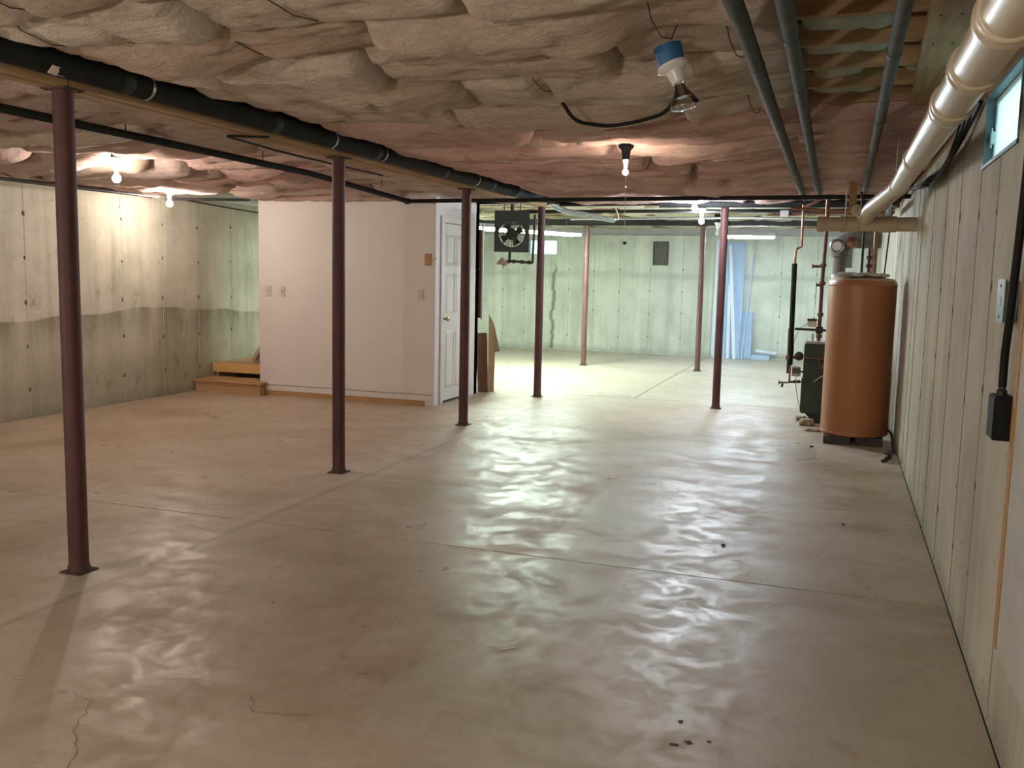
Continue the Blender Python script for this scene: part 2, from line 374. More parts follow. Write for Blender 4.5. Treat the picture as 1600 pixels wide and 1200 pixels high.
# form seams and tie marks of the cast walls
seam_me = None
def seam(parent, axis, pos, u, z0, z1, w=.008, d=.003, s=1, m='seam'):
    bm = bmesh.new(); n = 10; pr = None
    L, Rr = [], []
    for i in range(n+1):
        z = z0+(z1-z0)*i/n; ww = w*(.5+random.random()*.6); j = random.uniform(-.003, .003)
        for arr, k in ((L, -1), (Rr, 1)):
            p = (pos-s*.0, u+j+k*ww/2, z) if axis == 0 else (u+j+k*ww/2, pos, z)
            q = (pos-s*d, u+j+k*ww/3, z) if axis == 0 else (u+j+k*ww/3, pos-d, z)
            arr.append((bm.verts.new(p), bm.verts.new(q)))
    for i in range(n):
        for a, b in ((L[i][0], L[i][1]), (L[i][1], Rr[i][1]), (Rr[i][1], Rr[i][0])):
            pass
        for ring in ((L[i][0], L[i][1], L[i+1][1], L[i+1][0]), (L[i][1], Rr[i][1], Rr[i+1][1], L[i+1][1]), (Rr[i][1], Rr[i][0], Rr[i+1][0], Rr[i+1][1])):
            bm.faces.new(ring)
    bmesh.ops.recalc_face_normals(bm, faces=bm.faces)
    return link('form_seam', bm, M[m], parent)
tb = bmesh.new(); bmesh.ops.create_uvsphere(tb, u_segments=7, v_segments=4, radius=1)
for v in tb.verts: v.co += noise.noise_vector(v.co*2)*.25
tie0 = link('tie_mark', tb, M['tie'], wl); tie0.scale = (.005, .016, .022); tie0.location = (XL, 6.64, .27)
def tie(parent, loc, sc): c = dup(tie0, parent=parent, loc=loc); c.scale = sc; c.rotation_euler = (random.random()*.6-.3, 0, 0)
y = 1.74
while y < 17.2:
    if y < 10.6:
        seam(wl, 0, XL, y, .02, ZW-.02, .011, .003, -1, 'seam_pale')
        for z in (.27, .69, 1.1, 1.5, 1.9):
            if abs(y-6.64) > .05 or z > .3: tie(wl, (XL, y+random.uniform(-.01, .01), z+random.uniform(-.03, .03)), (.005, random.uniform(.010, .02), random.uniform(.014, .026)))
    y += .6125
for y in (2.45, 3.24, 3.905, 4.40, 5.09, 5.75, 6.52, 7.35, 7.75, 8.35, 9.3, 10.4):
    top = WIN[2]-.0 if WIN[0] < y < WIN[1]+.01 else ZW-.02
    seam(wr, 0, XR, y, .02, top, .009, .003, 1)
    for z in (.22, .62, 1.0, 1.36, 1.75):
        tie(wr, (XR, y+random.uniform(-.015, .015), z+random.uniform(-.09, .09)), (.004, random.uniform(.010, .018), random.uniform(.016, .03)))
for x in (-6.9, -6.3, -5.85, -4.95, -4.45, -3.95, -3.37, -2.76, -2.15, -1.0, -.75, -.4, .2):
    seam(wf, 1, YF, x, .02, 1.6 if (-5.76 < x < -5.19 or V1[0] < x+.05 < V1[1]) else ZW-.03, .010, .003, 1, 'seam_pale')
    for z in (.3, .75, 1.15, 1.55):
        c = dup(tie0, parent=wf, loc=(x, YF, z+random.uniform(-.03, .03))); c.scale = (.012, .004, .016)

# ceiling: subfloor, joists, batts
ceil = struct(box('ceiling', (XL-.25, YB-.25, ZJ+.24), (XR+.25, YF+.25, ZJ+.27), M['ply']))
for nm, a, b in (('sill_plate', (XL-.2, YB, ZW), (XL-.0, YF, ZW+.04)), ('sill_plate', (XR+.0, YB, ZW), (XR+.2, YF, ZW+.04)),
                 ('rim_board', (XL-.2, YB, ZW+.04), (XL-.16, YF, ZJ+.24)), ('rim_board', (XR+.16, YB, ZW+.04), (XR+.2, YF, ZJ+.24)),
                 ('back_rim', (XL, YF+.05, ZW), (XR, YF+.09, ZJ+.24)), ('rim_board', (XL, YB-.09, ZW), (XR, YB-.05, ZJ+.24))):
    box(nm.replace('back_rim', 'rim_board'), a, b, M['greymud' if nm == 'back_rim' else 'joist'], ceil)
SP = .412
JB = 3.86
jys = [JB+SP*k for k in range(-15, 34) if YB < JB+SP*k < YF]
jb = bmesh.new(); add_box(jb, (XL-.16, -.019, ZJ), (XR+.16, .019, ZJ+.24))
j0 = link('joist', jb, M['joist'], ceil, loc=(0, jys[0], 0))
for yy in jys[1:]: dup(j0, parent=ceil, loc=(0, yy, 0))

def fb(x, y, z): return noise.noise(V((x, y, z)))
def batt(x0, x1, yc, m, seed, sag=.05, amp=.05, step=.035, hw=.205, zb=None, ny=16, ragged=.035, dents=(), pw=.7):
    bm = bmesh.new(); nx = max(6, int((x1-x0)/step)); zb = ZJ if zb is None else zb; rows = []
    for i in range(nx+1):
        t = i/nx; x = x0+(x1-x0)*t; de = min(x-x0, x1-x)/.07
        e = math.sqrt(max(0, 1-(1-min(1, de))**2))
        wn = hw+ragged*fb(x*1.7, seed, .3)+.5*ragged*fb(x*6, seed, .8)
        wn2 = hw+ragged*fb(x*1.9, seed, 9.3)+.5*ragged*fb(x*6, seed, 7.8)
        lobe = sag+amp*(fb(x*.9, seed*1.7, 3.1)+.6*fb(x*2.6, seed*2.1, 5.2))
        if abs(yc-3.5) < .35: lobe *= 1-.95*math.exp(-((x+.62)/.17)**2)
        if x > -.75: lobe *= 1-.5*min(1, (x+.75)/.3)
        if -4.7 < x < -3.6: lobe *= .55+.45*min(1, abs(x+4.1)/.5)
        if -3.2 < x < -2.75: lobe *= .25+.75*max(0, (x+3.105)/.355)
        for dx in dents: lobe *= 1-.45*math.exp(-((x-dx)/.035)**2)
        shift = .035*fb(x*1.3, seed, 6.6)
        row = []
        for j in range(ny+1):
            u = math.sin(math.pi/2*(-1+2*j/ny)); yy = yc+shift*(1-u*u)+(u*(wn if u > 0 else wn2))*(.84+.16*e)
            prof = max(0, 1-abs(u)**2.2)**pw
            w3 = fb(x*2.6+seed, yy*6.5, seed*.7); w4 = fb(x*1.8, yy*15+seed, 2.2)+.5*fb(x*7, yy*17, seed); w5 = fb(x*20, yy*34, seed)
            cr = abs(fb(x*1.5+2.5*yy, yy*2.6-x*.6, seed*3.3)); crease = -.028*max(0, 1-cr/.07)
            cr2 = abs(fb(x*1.1+seed, yy*7, seed*1.3)); crease -= .014*max(0, 1-cr2/.08)
            s = (lobe+.026*w3+.018*w4+.008*w5+crease)*prof
            z = zb+.014-e*max(s+.014, -.01)
            row.append(bm.verts.new((x+.012*fb(u*3, seed, x0)*(1 if i in (0, nx) else 0), yy, z)))
        a = bm.verts.new((x, yc+(hw-.012), zb+.10)); b = bm.verts.new((x, yc-(hw-.012), zb+.10))
        rows.append(row+[a, b])
    L = len(rows[0])
    for r1, r2 in zip(rows, rows[1:]):
        for j in range(L): bm.faces.new((r1[j], r1[(j+1) % L], r2[(j+1) % L], r2[j]))
    bm.faces.new(rows[0][::-1]); bm.faces.new(rows[-1])
    bmesh.ops.recalc_face_normals(bm, faces=bm.faces)
    me = bpy.data.meshes.new('insulation_batt'); bm.to_mesh(me); bm.free(); me.materials.append(m)
    for p in me.polygons: p.use_smooth = True
    o = bpy.data.objects.new('insulation_batt', me); COL.objects.link(o); o.parent = ceil
    for dx in dents:
        lo = (sag+amp*(fb(dx*.9, seed*1.7, 3.1)+.6*fb(dx*2.6, seed*2.1, 5.2)))*.55+.012
        tube('support_wire', [(dx-.02, yc-.19, zb+.004), (dx-.01, yc-.13, zb-lo*.8), (dx, yc, zb-lo-.008), (dx+.01, yc+.13, zb-lo*.8), (dx+.02, yc+.19, zb+.004)], .0022, M['iron'], ceil, 5)
    return o
rb = random.Random(11)
def bay_pieces(a, b, lo=.9, hi=1.7):
    out = []; x = a
    while x < b-.05:
        w = rb.uniform(lo, hi)
        if b-(x+w) < .5: w = b-x
        out.append((x, min(b, x+w))); x += w
    return out
n = 0
for k in range(len(jys)-1):
    yc = (jys[k]+jys[k+1])/2
    if yc < .9: continue
    near = yc < 4.95; st = .03 if yc < 5 else .045
    if yc < 10.35:
        # left of the main beam
        a = XL-.03 if yc < 8.45 else -6.21
        for (x0, x1) in bay_pieces(a, -3.365, 1.0, 2.0):
            n += 1; mm = M['batt_mauve'] if rb.random() < .75 else M['batt_beige']
            if x1 > -4.6 and yc > 5.2: mm = M['batt_pink'] if rb.random() < .5 else M['batt_mauve']
            side = .045 if x0 < -6 else 0
            batt(x0+.01, x1-.006, yc, mm, n*3.17, .09+rb.uniform(-.02, .03)+side, .06, .045, hw=.198, pw=.55, zb=ZJ-.0, ragged=.035)
        xr = -.22 if 2.9 < yc < 5.1 else XR-.01
        for (x0, x1) in bay_pieces(-3.105, xr, .8, 1.5) if near else bay_pieces(-3.105, xr, 1.1, 2.2):
            n += 1
            if near: batt(x0+.008, x1-.006, yc, M['batt_beige'], n*3.17, (.085 if yc < 4.4 else .06)+rb.uniform(-.02, .03), .085 if yc < 4.4 else .045, st, hw=.196, ragged=.06, pw=.55, zb=ZJ, dents=[x0+(x1-x0)*rb.uniform(.25, .75)] if rb.random() < .6 else ())
            else: batt(x0+.01, x1-.004, yc, M['batt_pink'], n*3.17, .10+rb.uniform(-.045, .04), .05, st, hw=.186, ragged=.026, pw=.5)
        if 2.9 < yc < 5.1:
            for (x0, x1) in ((-.2, .14),) if rb.random() < .6 else ((-.18, .05), (.2, .34)):
                n += 1; batt(x0, x1, yc+.03, M['batt_cream'], n*3.17, .06, .03, .02, hw=.17, zb=ZJ+.06, ragged=.04)
            n += 1; batt(.36, XR+.12, yc, M['batt_cream'], n*3.17, .04, .03, .02, hw=.18, zb=ZJ+.05)
    else:
        for (x0, x1) in bay_pieces(XL+.02, XR, 1.6, 2.8):
            n += 1; batt(x0+.02, x1-.02, yc, M['batt_cream'], n*3.17, .035, .04, .08, hw=.172, zb=ZJ+.02, ny=8, ragged=.04)

# ---------------- beams and posts ----------------
mb = thing('main_beam', 'long timber beam of two planks carried by the row of four red posts', 'beam', (-3.297, 4.5, 2.2))
mb_l = bmesh.new(); add_box(mb_l, (-.075, YB+.05-4.5, 0), (-.002, 5.86, .118)); link('plank', mb_l, M['beam'], mb, bevel=.003)
mb_r = bmesh.new(); add_box(mb_r, (.002, YB+.05-4.5, .002), (.075, 5.86, .118)); link('plank', mb_r, M['beam'], mb, bevel=.003)
for yy in (-1.2, 1.15, 3.6, 5.2):
    box('plank_joint', (-.0765, yy, -.0006), (.0765, yy+.003, .117), M['dark'], mb)
cb = thing('cross_beam', 'dark steel beam crossing the basement above the green heater and the water tank', 'beam', (-3.2, 10.45, 2.24))
box('bottom_flange', (XL+3.2, -.05, 0), (XR+3.2, .05, .009), M['steel'], cb)
box('web', (XL+3.2, -.004, .009), (XR+3.2, .004, .071), M['steel'], cb)
box('top_flange', (XL+3.2, -.05, .071), (XR+3.2, .05, .08), M['steel'], cb)
fbm = thing('cross_beam', 'far dark steel beam carried by the two thin posts at the back', 'beam', (-3.2, 14.5, 2.22))
box('bottom_flange', (XL+3.2, -.05, 0), (XR+3.2, .05, .009), M['steel'], fbm)
box('web', (XL+3.2, -.004, .009), (XR+3.2, .004, .091), M['steel'], fbm)
box('top_flange', (XL+3.2, -.05, .091), (XR+3.2, .05, .1), M['steel'], fbm)
def post(x, y, top, label, r=.0445, m='post', group=None):
    t = thing('steel_column', label, 'post', (x, y, 0), group)
    bm = bmesh.new(); add_tube(bm, [(0, 0, .007), (0, 0, .05), (0, 0, top-.06), (0, 0, top-.007)], [r, r, r, r], 24)
    link('shaft', bm, M[m], t, smooth=True)
    lathe('base_collar', [(r+.002, .004), (r+.006, .006), (r+.004, .03), (r+.0008, .036)], M['rust_plate'], t, (0, 0, 0))
    box('base_plate', (-.06, -.06, 0), (.06, .06, .006), M['rust_plate'], t)
    box('top_plate', (-.066, -.06, top-.007), (.066, .06, top), M['rust_plate'], t)
    bm = bmesh.new()
    for sx in (-1, 1):
        for sy in (-1, 1): add_tube(bm, [(sx*.05, sy*.045, top-.012), (sx*.05, sy*.045, top-.006)], .007, 6)
    link('plate_screws', bm, M['steel'], t)
    return t
post(-3.297, 3.345, 2.2, 'nearest dark red steel post, tallest in view at the left')
post(-3.297, 5.762, 2.2, 'red steel post standing in front of the white partition wall')
post(-3.297, 8.098, 2.2, 'red steel post standing right in front of the white door')
post(-3.297, 10.40, 2.24, 'red steel post directly behind the green unit heater')
post(-1.221, 10.40, 2.24, 'red steel post in front of the pale leaning boards', .043, 'post')
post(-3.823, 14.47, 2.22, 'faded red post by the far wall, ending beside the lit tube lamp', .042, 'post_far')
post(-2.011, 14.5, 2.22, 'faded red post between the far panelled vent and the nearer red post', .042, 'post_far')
post(.43, 14.5, 2.22, 'dark red post visible behind the top of the water tank', .05, 'post')

# insulated pipe along the main beam
t = thing('insulated_pipe', 'thick black insulated pipe strapped along the right side of the timber beam', 'pipe', (-3.155, 3, 2.27))
pp = [(-3.155, YB+.1, 2.262), (-3.155, 3, 2.268), (-3.15, 6.5, 2.268), (-3.14, 9.0, 2.262), (-3.13, 10.3, 2.29)]
pp = [(a+3.155, b-3, c-2.27) for a, b, c in pp]
tube('pipe_sleeve', pp, .056, M['black_pipe'], t, 20)
def along(P, y):
    P = [V(p) for p in P]
    for a, b in zip(P, P[1:]):
        if a.y <= y <= b.y: return a+(b-a)*((y-a.y)/(b.y-a.y)), (b-a).normalized()
for yy in (-1.5, .55, 1.75, 3.0, 4.2, 5.3, 6.0):
    p, d = along(pp, yy); tube('coupling', [p-d*.035, p-d*.02, p+d*.02, p+d*.035], [.057, .0595, .0595, .057], M['seam_tape'], t, 20)
for yy in (-.35, .7, 2.4, 3.1, 4.9):
    p, d = along(pp, yy)
    bm = bmesh.new(); prev = []
    for i in range(15):
        a = math.radians(-150+20*i*.9)
        prev.append((bm.verts.new(p+V((math.cos(a)*.060, -.009, math.sin(a)*.060))), bm.verts.new(p+V((math.cos(a)*.060, .009, math.sin(a)*.060)))))
    for a, b in zip(prev, prev[1:]): bm.faces.new((a[0], a[1], b[1], b[0]))
    link('hanger_strap', bm, M['galv'], t)
tube('paper_tag', [V(along(pp, .12)[0])+V((.02, 0, -.056)), V(along(pp, .12)[0])+V((.03, .06, -.056))], .0012, M['scrap'], t)
tg = box('paper_label', (-.02, -.03, -.0008), (.02, .03, .0008), M['scrap'], t); tg.location = V(along(pp, .12)[0])+V((.04, 0, -.043)); tg.rotation_euler = (0, -.9, .2)

# gas line on the left + cross run
t = thing('gas_pipe', 'thin black iron gas pipe hung under the left insulation, turning along the white partition', 'pipe', (-4.05, 3.7, 2.21))
g = [(-4.10, YB+.1, 2.2), (-4.04, 3.7, 2.205), (-4.08, 6.66, 2.20), (-4.30, 8.93, 2.16), (-3.2, 8.93, 2.155), (-2.0, 8.94, 2.155)]
tube('pipe', [(a+4.05, b-3.7, c-2.21) for a, b, c in g[:3]]+[(g[3][0]+4.05, 8.93-3.7, 2.16-2.21)], .024, M['black_pipe'], t, 14)
tube('cross_run', [(g[3][0]+4.05-.02, 8.93-3.7, -.05), (XR+4.05, 8.93-3.7, -.035)], .02, M['black_pipe'], t, 12)
lathe('elbow', [(.028, -.03), (.032, -.02), (.032, .02), (.028, .03)], M['iron'], t, (g[3][0]+4.05, 8.93-3.7, -.05), (1, -.5, 0))
for yy in (.9, 2.3, 4.2): tube('pipe_hanger', [(-.01, yy-.01, .0), (-.01, yy-.01, .11)], .004, M['steel'], t, 6)

# three insulated heating pipes at the right
for x0, x1, lab in ((-.328, -.375, 'left of the three grey foam-covered pipes under the right ceiling'),
                    (-.193, -.232, 'middle of the three grey foam-covered pipes under the right ceiling'),
                    (.125, .155, 'right-hand grey foam-covered pipe, passing the exposed joists')):
    t = thing('heating_pipe', lab, 'pipe', (x0, 3, 2.2), 'three foam-covered pipes at the right')
    P = [(0, -2.5, -.005), (0, 0, 0), (x1-x0, 5.1, .035), ((x1-x0)*1.33, 7.12, .055)]
    tube('foam_sleeve', P, .027 if x0 != .125 else .024, M['grey_foam'], t, 16)
    for yy in ((.62, 2.6) if x0 < -.3 else (.2, 1.05, 2.3) if x0 < 0 else (.5, 2.0, 3.2)):
        p, d = along(P, yy); tube('sleeve_joint', [p-d*.012, p+d*.012], .029 if x0 != .125 else .026, M['seam_tape'], t, 16)
    for yy in (-.4, 2.06, 4.5):
        p, d = along(P, yy); tube('wire_hanger', [p+V((0, 0, -.03)), p+V((.034, 0, 0)), p+V((.034, 0, .115))], .0022, M['galv'], t, 6)

# ceiling plank nailed over the open joists
t = thing('ceiling_plank', 'long brown board nailed across the open joists beside the drain pipe', 'board', (.3, 3.8, 2.3))
bm = bmesh.new(); add_box(bm, (-.07, -1.6, 0), (.07, 1.38, .019), Matrix.Rotation(-.03, 4, 'Z')); link('board', bm, M['plank'], t, bevel=.003)
bm = bmesh.new()
for yy in (-1.2, -.35, .05, .46, .87, 1.3):
    for xx in (-.03, .035): add_tube(bm, [(xx+yy*.03, yy, -.002), (xx+yy*.03, yy, .002)], .005, 6)
link('nail_heads', bm, M['steel'], t)

# drain pipe
t = thing('drain_pipe', 'large cream plastic drain pipe with couplings running along the right wall', 'pipe', (.293, 3.1, 1.978))
o0 = V((.293, 3.1, 1.978))
P = [V(p)-o0 for p in ((.262, .6, 1.914), (.293, 3.1, 1.978), (.341, 6.95, 2.078))]
tube('pipe', P, .057, M['pvc'], t, 28)
for yy in (-1.0, -.45, .12, 1.9, 3.84):
    p, d = along(P, min(yy, 3.84))
    tube('coupling', [p-d*.055, p-d*.05, p-d*.012, p-d*.008, p+d*.008, p+d*.012, p+d*.05, p+d*.055], [.0575, .064, .064, .067, .067, .064, .064, .0575], M['pvc'], t, 28)
p, d = along(P, .19); tube('clamp', [p+d*.07, p+d*.085], .0605, M['galv'], t, 28)
Q = [P[2], V((.335, 7.1, 2.075))-o0, V((.20, 7.7, 1.985))-o0, V((.155, 7.92, 1.93))-o0]
tube('bend', Q, [.0575, .06, .062, .062], M['pvc2'], t, 24)
lathe('cleanout_cap', [(.045, 0), (.045, .02), (.036, .024), (.02, .026), (.02, .038), (.001, .038)], M['pvc2'], t, Q[3]+V((-.06, -.05, .05)), (-.5, -.8, .1))
tube('strap_hanger', [along(P, 2.8)[0]+V((-.06, 0, 0)), along(P, 2.8)[0]+V((-.06, 0, .22))], .003, M['galv'], t, 6)
tube('strap_hanger', [along(P, .9)[0]+V((.058, 0, 0)), along(P, .9)[0]+V((.058, 0, .3))], .003, M['galv'], t, 6)
t = thing('main_drain', 'short level tan plastic drain pipe above the water tank, entering the right wall', 'pipe', (.17, 7.98, 1.88))
tube('pipe', [(-.36, 0, 0), (.365, 0, 0)], .056, M['pvc2'], t, 28)
tube('end_cap', [(-.372, 0, 0), (-.362, 0, 0), (-.30, 0, 0), (-.295, 0, 0)], [.056, .0605, .0605, .057], M['pvc2'], t, 28)
tube('coupling', [(-.2, 0, 0), (-.198, 0, 0), (-.06, 0, 0), (-.058, 0, 0)], [.057, .063, .063, .057], M['pvc2'], t, 28)
tube('coupling', [(.10, 0, 0), (.102, 0, 0), (.22, 0, 0), (.222, 0, 0)], [.057, .063, .063, .057], M['pvc2'], t, 28)
tube('band', [(-.16, 0, -.06), (-.16, -.066, -.03), (-.16, -.066, .04), (-.16, 0, .07), (-.16, 0, .42)], .006, M['pvc2'], t, 8)

# ---------------- partition ----------------
PX0, PX1, PY0, PY1, PZ = -6.225, -4.05, 9.09, 10.36, 2.31
part = struct(wall('wall_partition', 1, PY0, PX0, PX1-.1, .07, PZ, M['paint'], th=.1, out=1))
DY0, DY1, DZ = 9.30, 9.99, 1.965
side = struct(wall('wall_partition_side', 0, PX1, PY0, PY1, 0, PZ, M['paint'], holes=[(DY0, DY1, -.01, DZ)], th=.1, out=-1))
struct(wall('wall_stair_side', 0, PX0+.1, PY0+.1, PY1, 0, PZ, M['paint'], th=.1, out=-1))
struct(wall('wall_partition_back', 1, PY1, PX0, PX1, 0, PZ, M['paint'], th=.1, out=-1))
bb = struct(box('baseboard_front', (PX0, PY0-.014, .052), (PX1-.0, PY0, .118), M['paint'], bevel=.004))
struct(box('trim_1', (PX0, PY0-.006, 0), (PX1-.1, PY0+.09, .052), M['trimwood']))
struct(box('trim_2', (PX0, PY0-.017, .114), (PX1, PY0, .121), M['greywire']))
# casings round the door
for i, (a, b) in enumerate((((PX1, DY0-.075, 0), (PX1+.02, DY0-.004, DZ+.07)), ((PX1, DY1+.004, 0), (PX1+.02, DY1+.085, DZ+.07)), ((PX1, DY0-.004, DZ+.006), (PX1+.02, DY1+.004, DZ+.07)))):
    struct(box('trim_%d' % (i+3), a, b, M['door'], bevel=.004))
struct(box('trim_6', (PX1-.05, PY0-.012, 0), (PX1+.012, PY0+.05, 2.3), M['paint'], bevel=.004))
# six-panel door, hinged at the far side
d = struct(box('door_1', (PX1-.036, DY0+.006, .025), (PX1-.002, DY1-.004, DZ-.006), M['door'], bevel=.002))
def panel(y0, y1, z0, z1):
    bm = bmesh.new(); X = PX1-.002
    for (i, e) in ((0, .0), ):
        o_ = [(y0, z0), (y1, z0), (y1, z1), (y0, z1)]; q = .018
        in_ = [(y0+q, z0+q), (y1-q, z0+q), (y1-q, z1-q), (y0+q, z1-q)]; r_ = .04
        c_ = [(y0+r_, z0+r_), (y1-r_, z0+r_), (y1-r_, z1-r_), (y0+r_, z1-r_)]
        A = [bm.verts.new((X+.001, *p)) for p in o_]; B = [bm.verts.new((X+.009, *p)) for p in in_]; C = [bm.verts.new((X+.0015, *p)) for p in in_]; D = [bm.verts.new((X+.007, *p)) for p in c_]
        for P1, P2 in ((A, B), (C, D)):
            for k in range(4): bm.faces.new((P1[k], P1[(k+1) % 4], P2[(k+1) % 4], P2[k]))
        for k in range(4): bm.faces.new((B[k], B[(k+1) % 4], C[(k+1) % 4], C[k]))
        bm.faces.new(D)
    bmesh.ops.recalc_face_normals(bm, faces=bm.faces)
    link('door_panel', bm, M['door'], d)
for (z0, z1) in ((.16, .80), (.98, 1.42), (1.50, 1.84)):
    panel(DY0+.09, DY0+.33, z0, z1); panel(DY0+.37, DY1-.08, z0, z1)
lathe('door_knob', [(.012, 0), (.012, .025), (.026, .035), (.028, .05), (.015, .06)], M['brass'], d, (PX1+.0, DY0+.055, .93), (1, 0, 0))
hk = thing('hasp_block', 'small brown wooden block with a hook on the white wall beside the door', 'latch', (-4.115, PY0-.01, 1.56))
box('wood_block', (-.045, -.012, -.06), (.03, .01, .065), M['trimwood'], hk, .003)
tube('hook', [(0, -.012, .0), (.0, -.03, .0), (.09, -.03, .004), (.10, -.03, .02)], .004, M['brass'], hk, 8)
for X_, lab in ((-6.10, 'left of two ivory switch plates near the stair end of the white partition'), (-5.92, 'right of two ivory outlet plates on the white partition'), (-4.21, 'lone ivory switch plate near the door corner of the white partition')):
    e = thing('switch_plate', lab, 'switch plate', (X_, PY0-.004, 1.185))
    box('plate', (-.035, -.004, -.058), (.035, .004, .058), M['outlet'], e, .002); box('toggle', (-.008, -.012, -.014), (.008, -.004, .014), M['outlet'], e)
# stairwell upper lining above the left wall
struct(box('wall_stairwell', (XL-.01, 8.5, ZW+.005), (XL+.03, 10.5, ZJ+.235), M['soffit']))
struct(box('ceiling_stairwell', (XL+.03, 8.5, ZJ-.012), (PX0+.02, 10.36, ZJ+.0), M['soffit']))

# ---------------- steps ----------------
x0 = 0
t = thing('wooden_steps', 'two pine steps with an open riser at the left wall beside the white partition', 'steps', (-6.6, 9.2, 0))
x0, x1 = XL+.02+6.6, -6.11+6.6
box('lower_riser', (x0+.01, -.235, 0), (x1-.03, -.21, .115), M['stairwood'], t, .002)
box('side_board', (x1-.055, -.21, 0), (x1-.03, -.13, .115), M['stairwood'], t, .002)
bm = bmesh.new(); add_box(bm, (x0, -.262, .115), (x1, -.128, .145)); bmesh.ops.bevel(bm, geom=bm.edges[:], offset=.008, segments=2, affect='EDGES'); add_box(bm, (x0, -.14, .1152), (x1-.14, .13, .1448)); link('lower_tread', bm, M['stairwood'], t)
box('upper_riser', (x0, .10, .198), (x1-.14, .135, .305), M['stairnew'], t, .002)
box('upper_tread', (x0, .136, .28), (x1-.14, 1.1, .306), M['stairwood'], t, .004)
box('shade_board', (x0+.04, .5, 0), (x1-.27, .515, .279), M['dark'], t)  # dark sheet added to stop leaking light and keep the step gap dark
box('stringer', (x0, .16, .0), (x0+.04, 1.1, .28), M['stairwood'], t)
box('stringer', (x1-.26, .16, .0), (x1-.22, 1.1, .28), M['stairwood'], t)
# stack of wood scraps leaning on the landing
for i in range(3):
    lab = 'pale wood strip leaning on the stair landing behind the partition edge'
    o = thing('wood_strip', lab, 'wood strip', (-6.55+.05*i, 9.42+.04*i, .306), 'wood strips leaning on the stair landing')
    bm = bmesh.new(); add_box(bm, (0, 0, 0), (.30, .018, .05+.006*(i % 2)), Matrix.Rotation(-.95-.03*i, 4, 'Y')); link('strip', bm, M['card'], o, bevel=.002)

# ---------------- near window, right wall ----------------
w = struct(thing('window_1', '', ''))
del w['label']; del w['category']
y0, y1, z0, z1 = WIN; XI, XO = XR-.004, XR+.06
for nm, a, b, m_ in (('window_jamb', (XI, y1-.02, z0), (XO, y1, z1), 'winframe'), ('window_jamb', (XI, y0, z0), (XO, y0+.02, z1), 'winframe'),
                 ('window_head', (XI, y0, z1-.018), (XO, y1, z1), 'winframe'), ('window_sill', (XI-.004, y0, z0-.0), (XO, y1, z0+.014), 'winframe')):
    box(nm, a, b, M[m_], w)
XS = XR+.03
for a, b in (((XS, y1-.04, z0+.014), (XS+.02, y1-.02, z1-.018)), ((XS, y0+.02, z0+.014), (XS+.02, y0+.04, z1-.018)), ((XS, y0+.04, z1-.036), (XS+.02, y1-.04, z1-.018)), ((XS, y0+.04, z0+.014), (XS+.02, y1-.04, z0+.03))):
    box('window_sash', a, b, M['winwhite'], w, .002)
box('glass_pane', (XS+.006, y0+.04, z0+.03), (XS+.009, y1-.04, z1-.036), M['dusty'], w)
lt = box('window_latch', (XS-.018, y1-.07, z0+.10), (XS, y1-.04, z0+.15), M['winwhite'], w, .003)
tube('latch_pin', [(XS-.014, y1-.055, z0+.085), (XS-.014, y1-.055, z0+.165)], .004, M['galv'], w, 8)
# far window
w = struct(bpy.data.objects.new('window_2', None)); COL.objects.link(w)
a0, a1, b0, b1 = FW
for nm, a, b in (('window_jamb', (a0, YF-.004, b0), (a0+.02, YF+.2, b1)), ('window_jamb', (a1-.02, YF-.004, b0), (a1, YF+.2, b1)), ('window_head', (a0, YF-.004, b1-.02), (a1, YF+.2, b1)), ('window_sill', (a0, YF-.004, b0), (a1, YF+.2, b0+.02))):
    box(nm, a, b, M['winwhite'], w)
box('glass_pane', (a0+.02, YF+.06, b0+.02), (a1-.02, YF+.064, b1-.02), M['pane'], w)
w = struct(bpy.data.objects.new('added_window', None)); COL.objects.link(w)  # unseen window added behind the camera to supply near light
a0, a1, b0, b1 = BW
box('glass_pane', (a0+.02, YB-.064, b0+.02), (a1-.02, YB-.06, b1-.02), M['pane'], w)
for nm, a, b in (('window_jamb', (a0, YB-.2, b0), (a0+.02, YB+.004, b1)), ('window_jamb', (a1-.02, YB-.2, b0), (a1, YB+.004, b1))): box(nm, a, b, M['winwhite'], w)
# blocked vents in the far wall
for (a0, a1, b0, b1), lab in ((V1, 'dark square vent panel set in the pale far wall between the thin posts'), (V2, 'dark vent panel in the far wall seen just above the water tank')):
    e = thing('vent_panel', lab, 'vent', ((a0+a1)/2, YF+.05, b0))
    hw_ = (a1-a0)/2; h_ = b1-b0
    box('panel', (-hw_, 0, 0), (hw_, .05, h_), M['vent'], e)
    bm = bmesh.new()
    for s in (-1, 1): add_box(bm, (s*hw_-.0 if s < 0 else hw_-.015, -.05, 0), (s*hw_+.015 if s < 0 else hw_, 0, h_))
    add_box(bm, (-hw_+.015, -.05, 0), (hw_-.015, 0, .015)); add_box(bm, (-hw_+.015, -.05, h_-.015), (hw_-.015, 0, h_)); link('frame', bm, M['vent'], e)
tag(box('wall_bracket', (-3.905, YF-.04, 2.03), (-3.845, YF, 2.08), M['wire'], bevel=.008), 'tiny black bracket high on the far wall left of the vent panel', 'bracket')

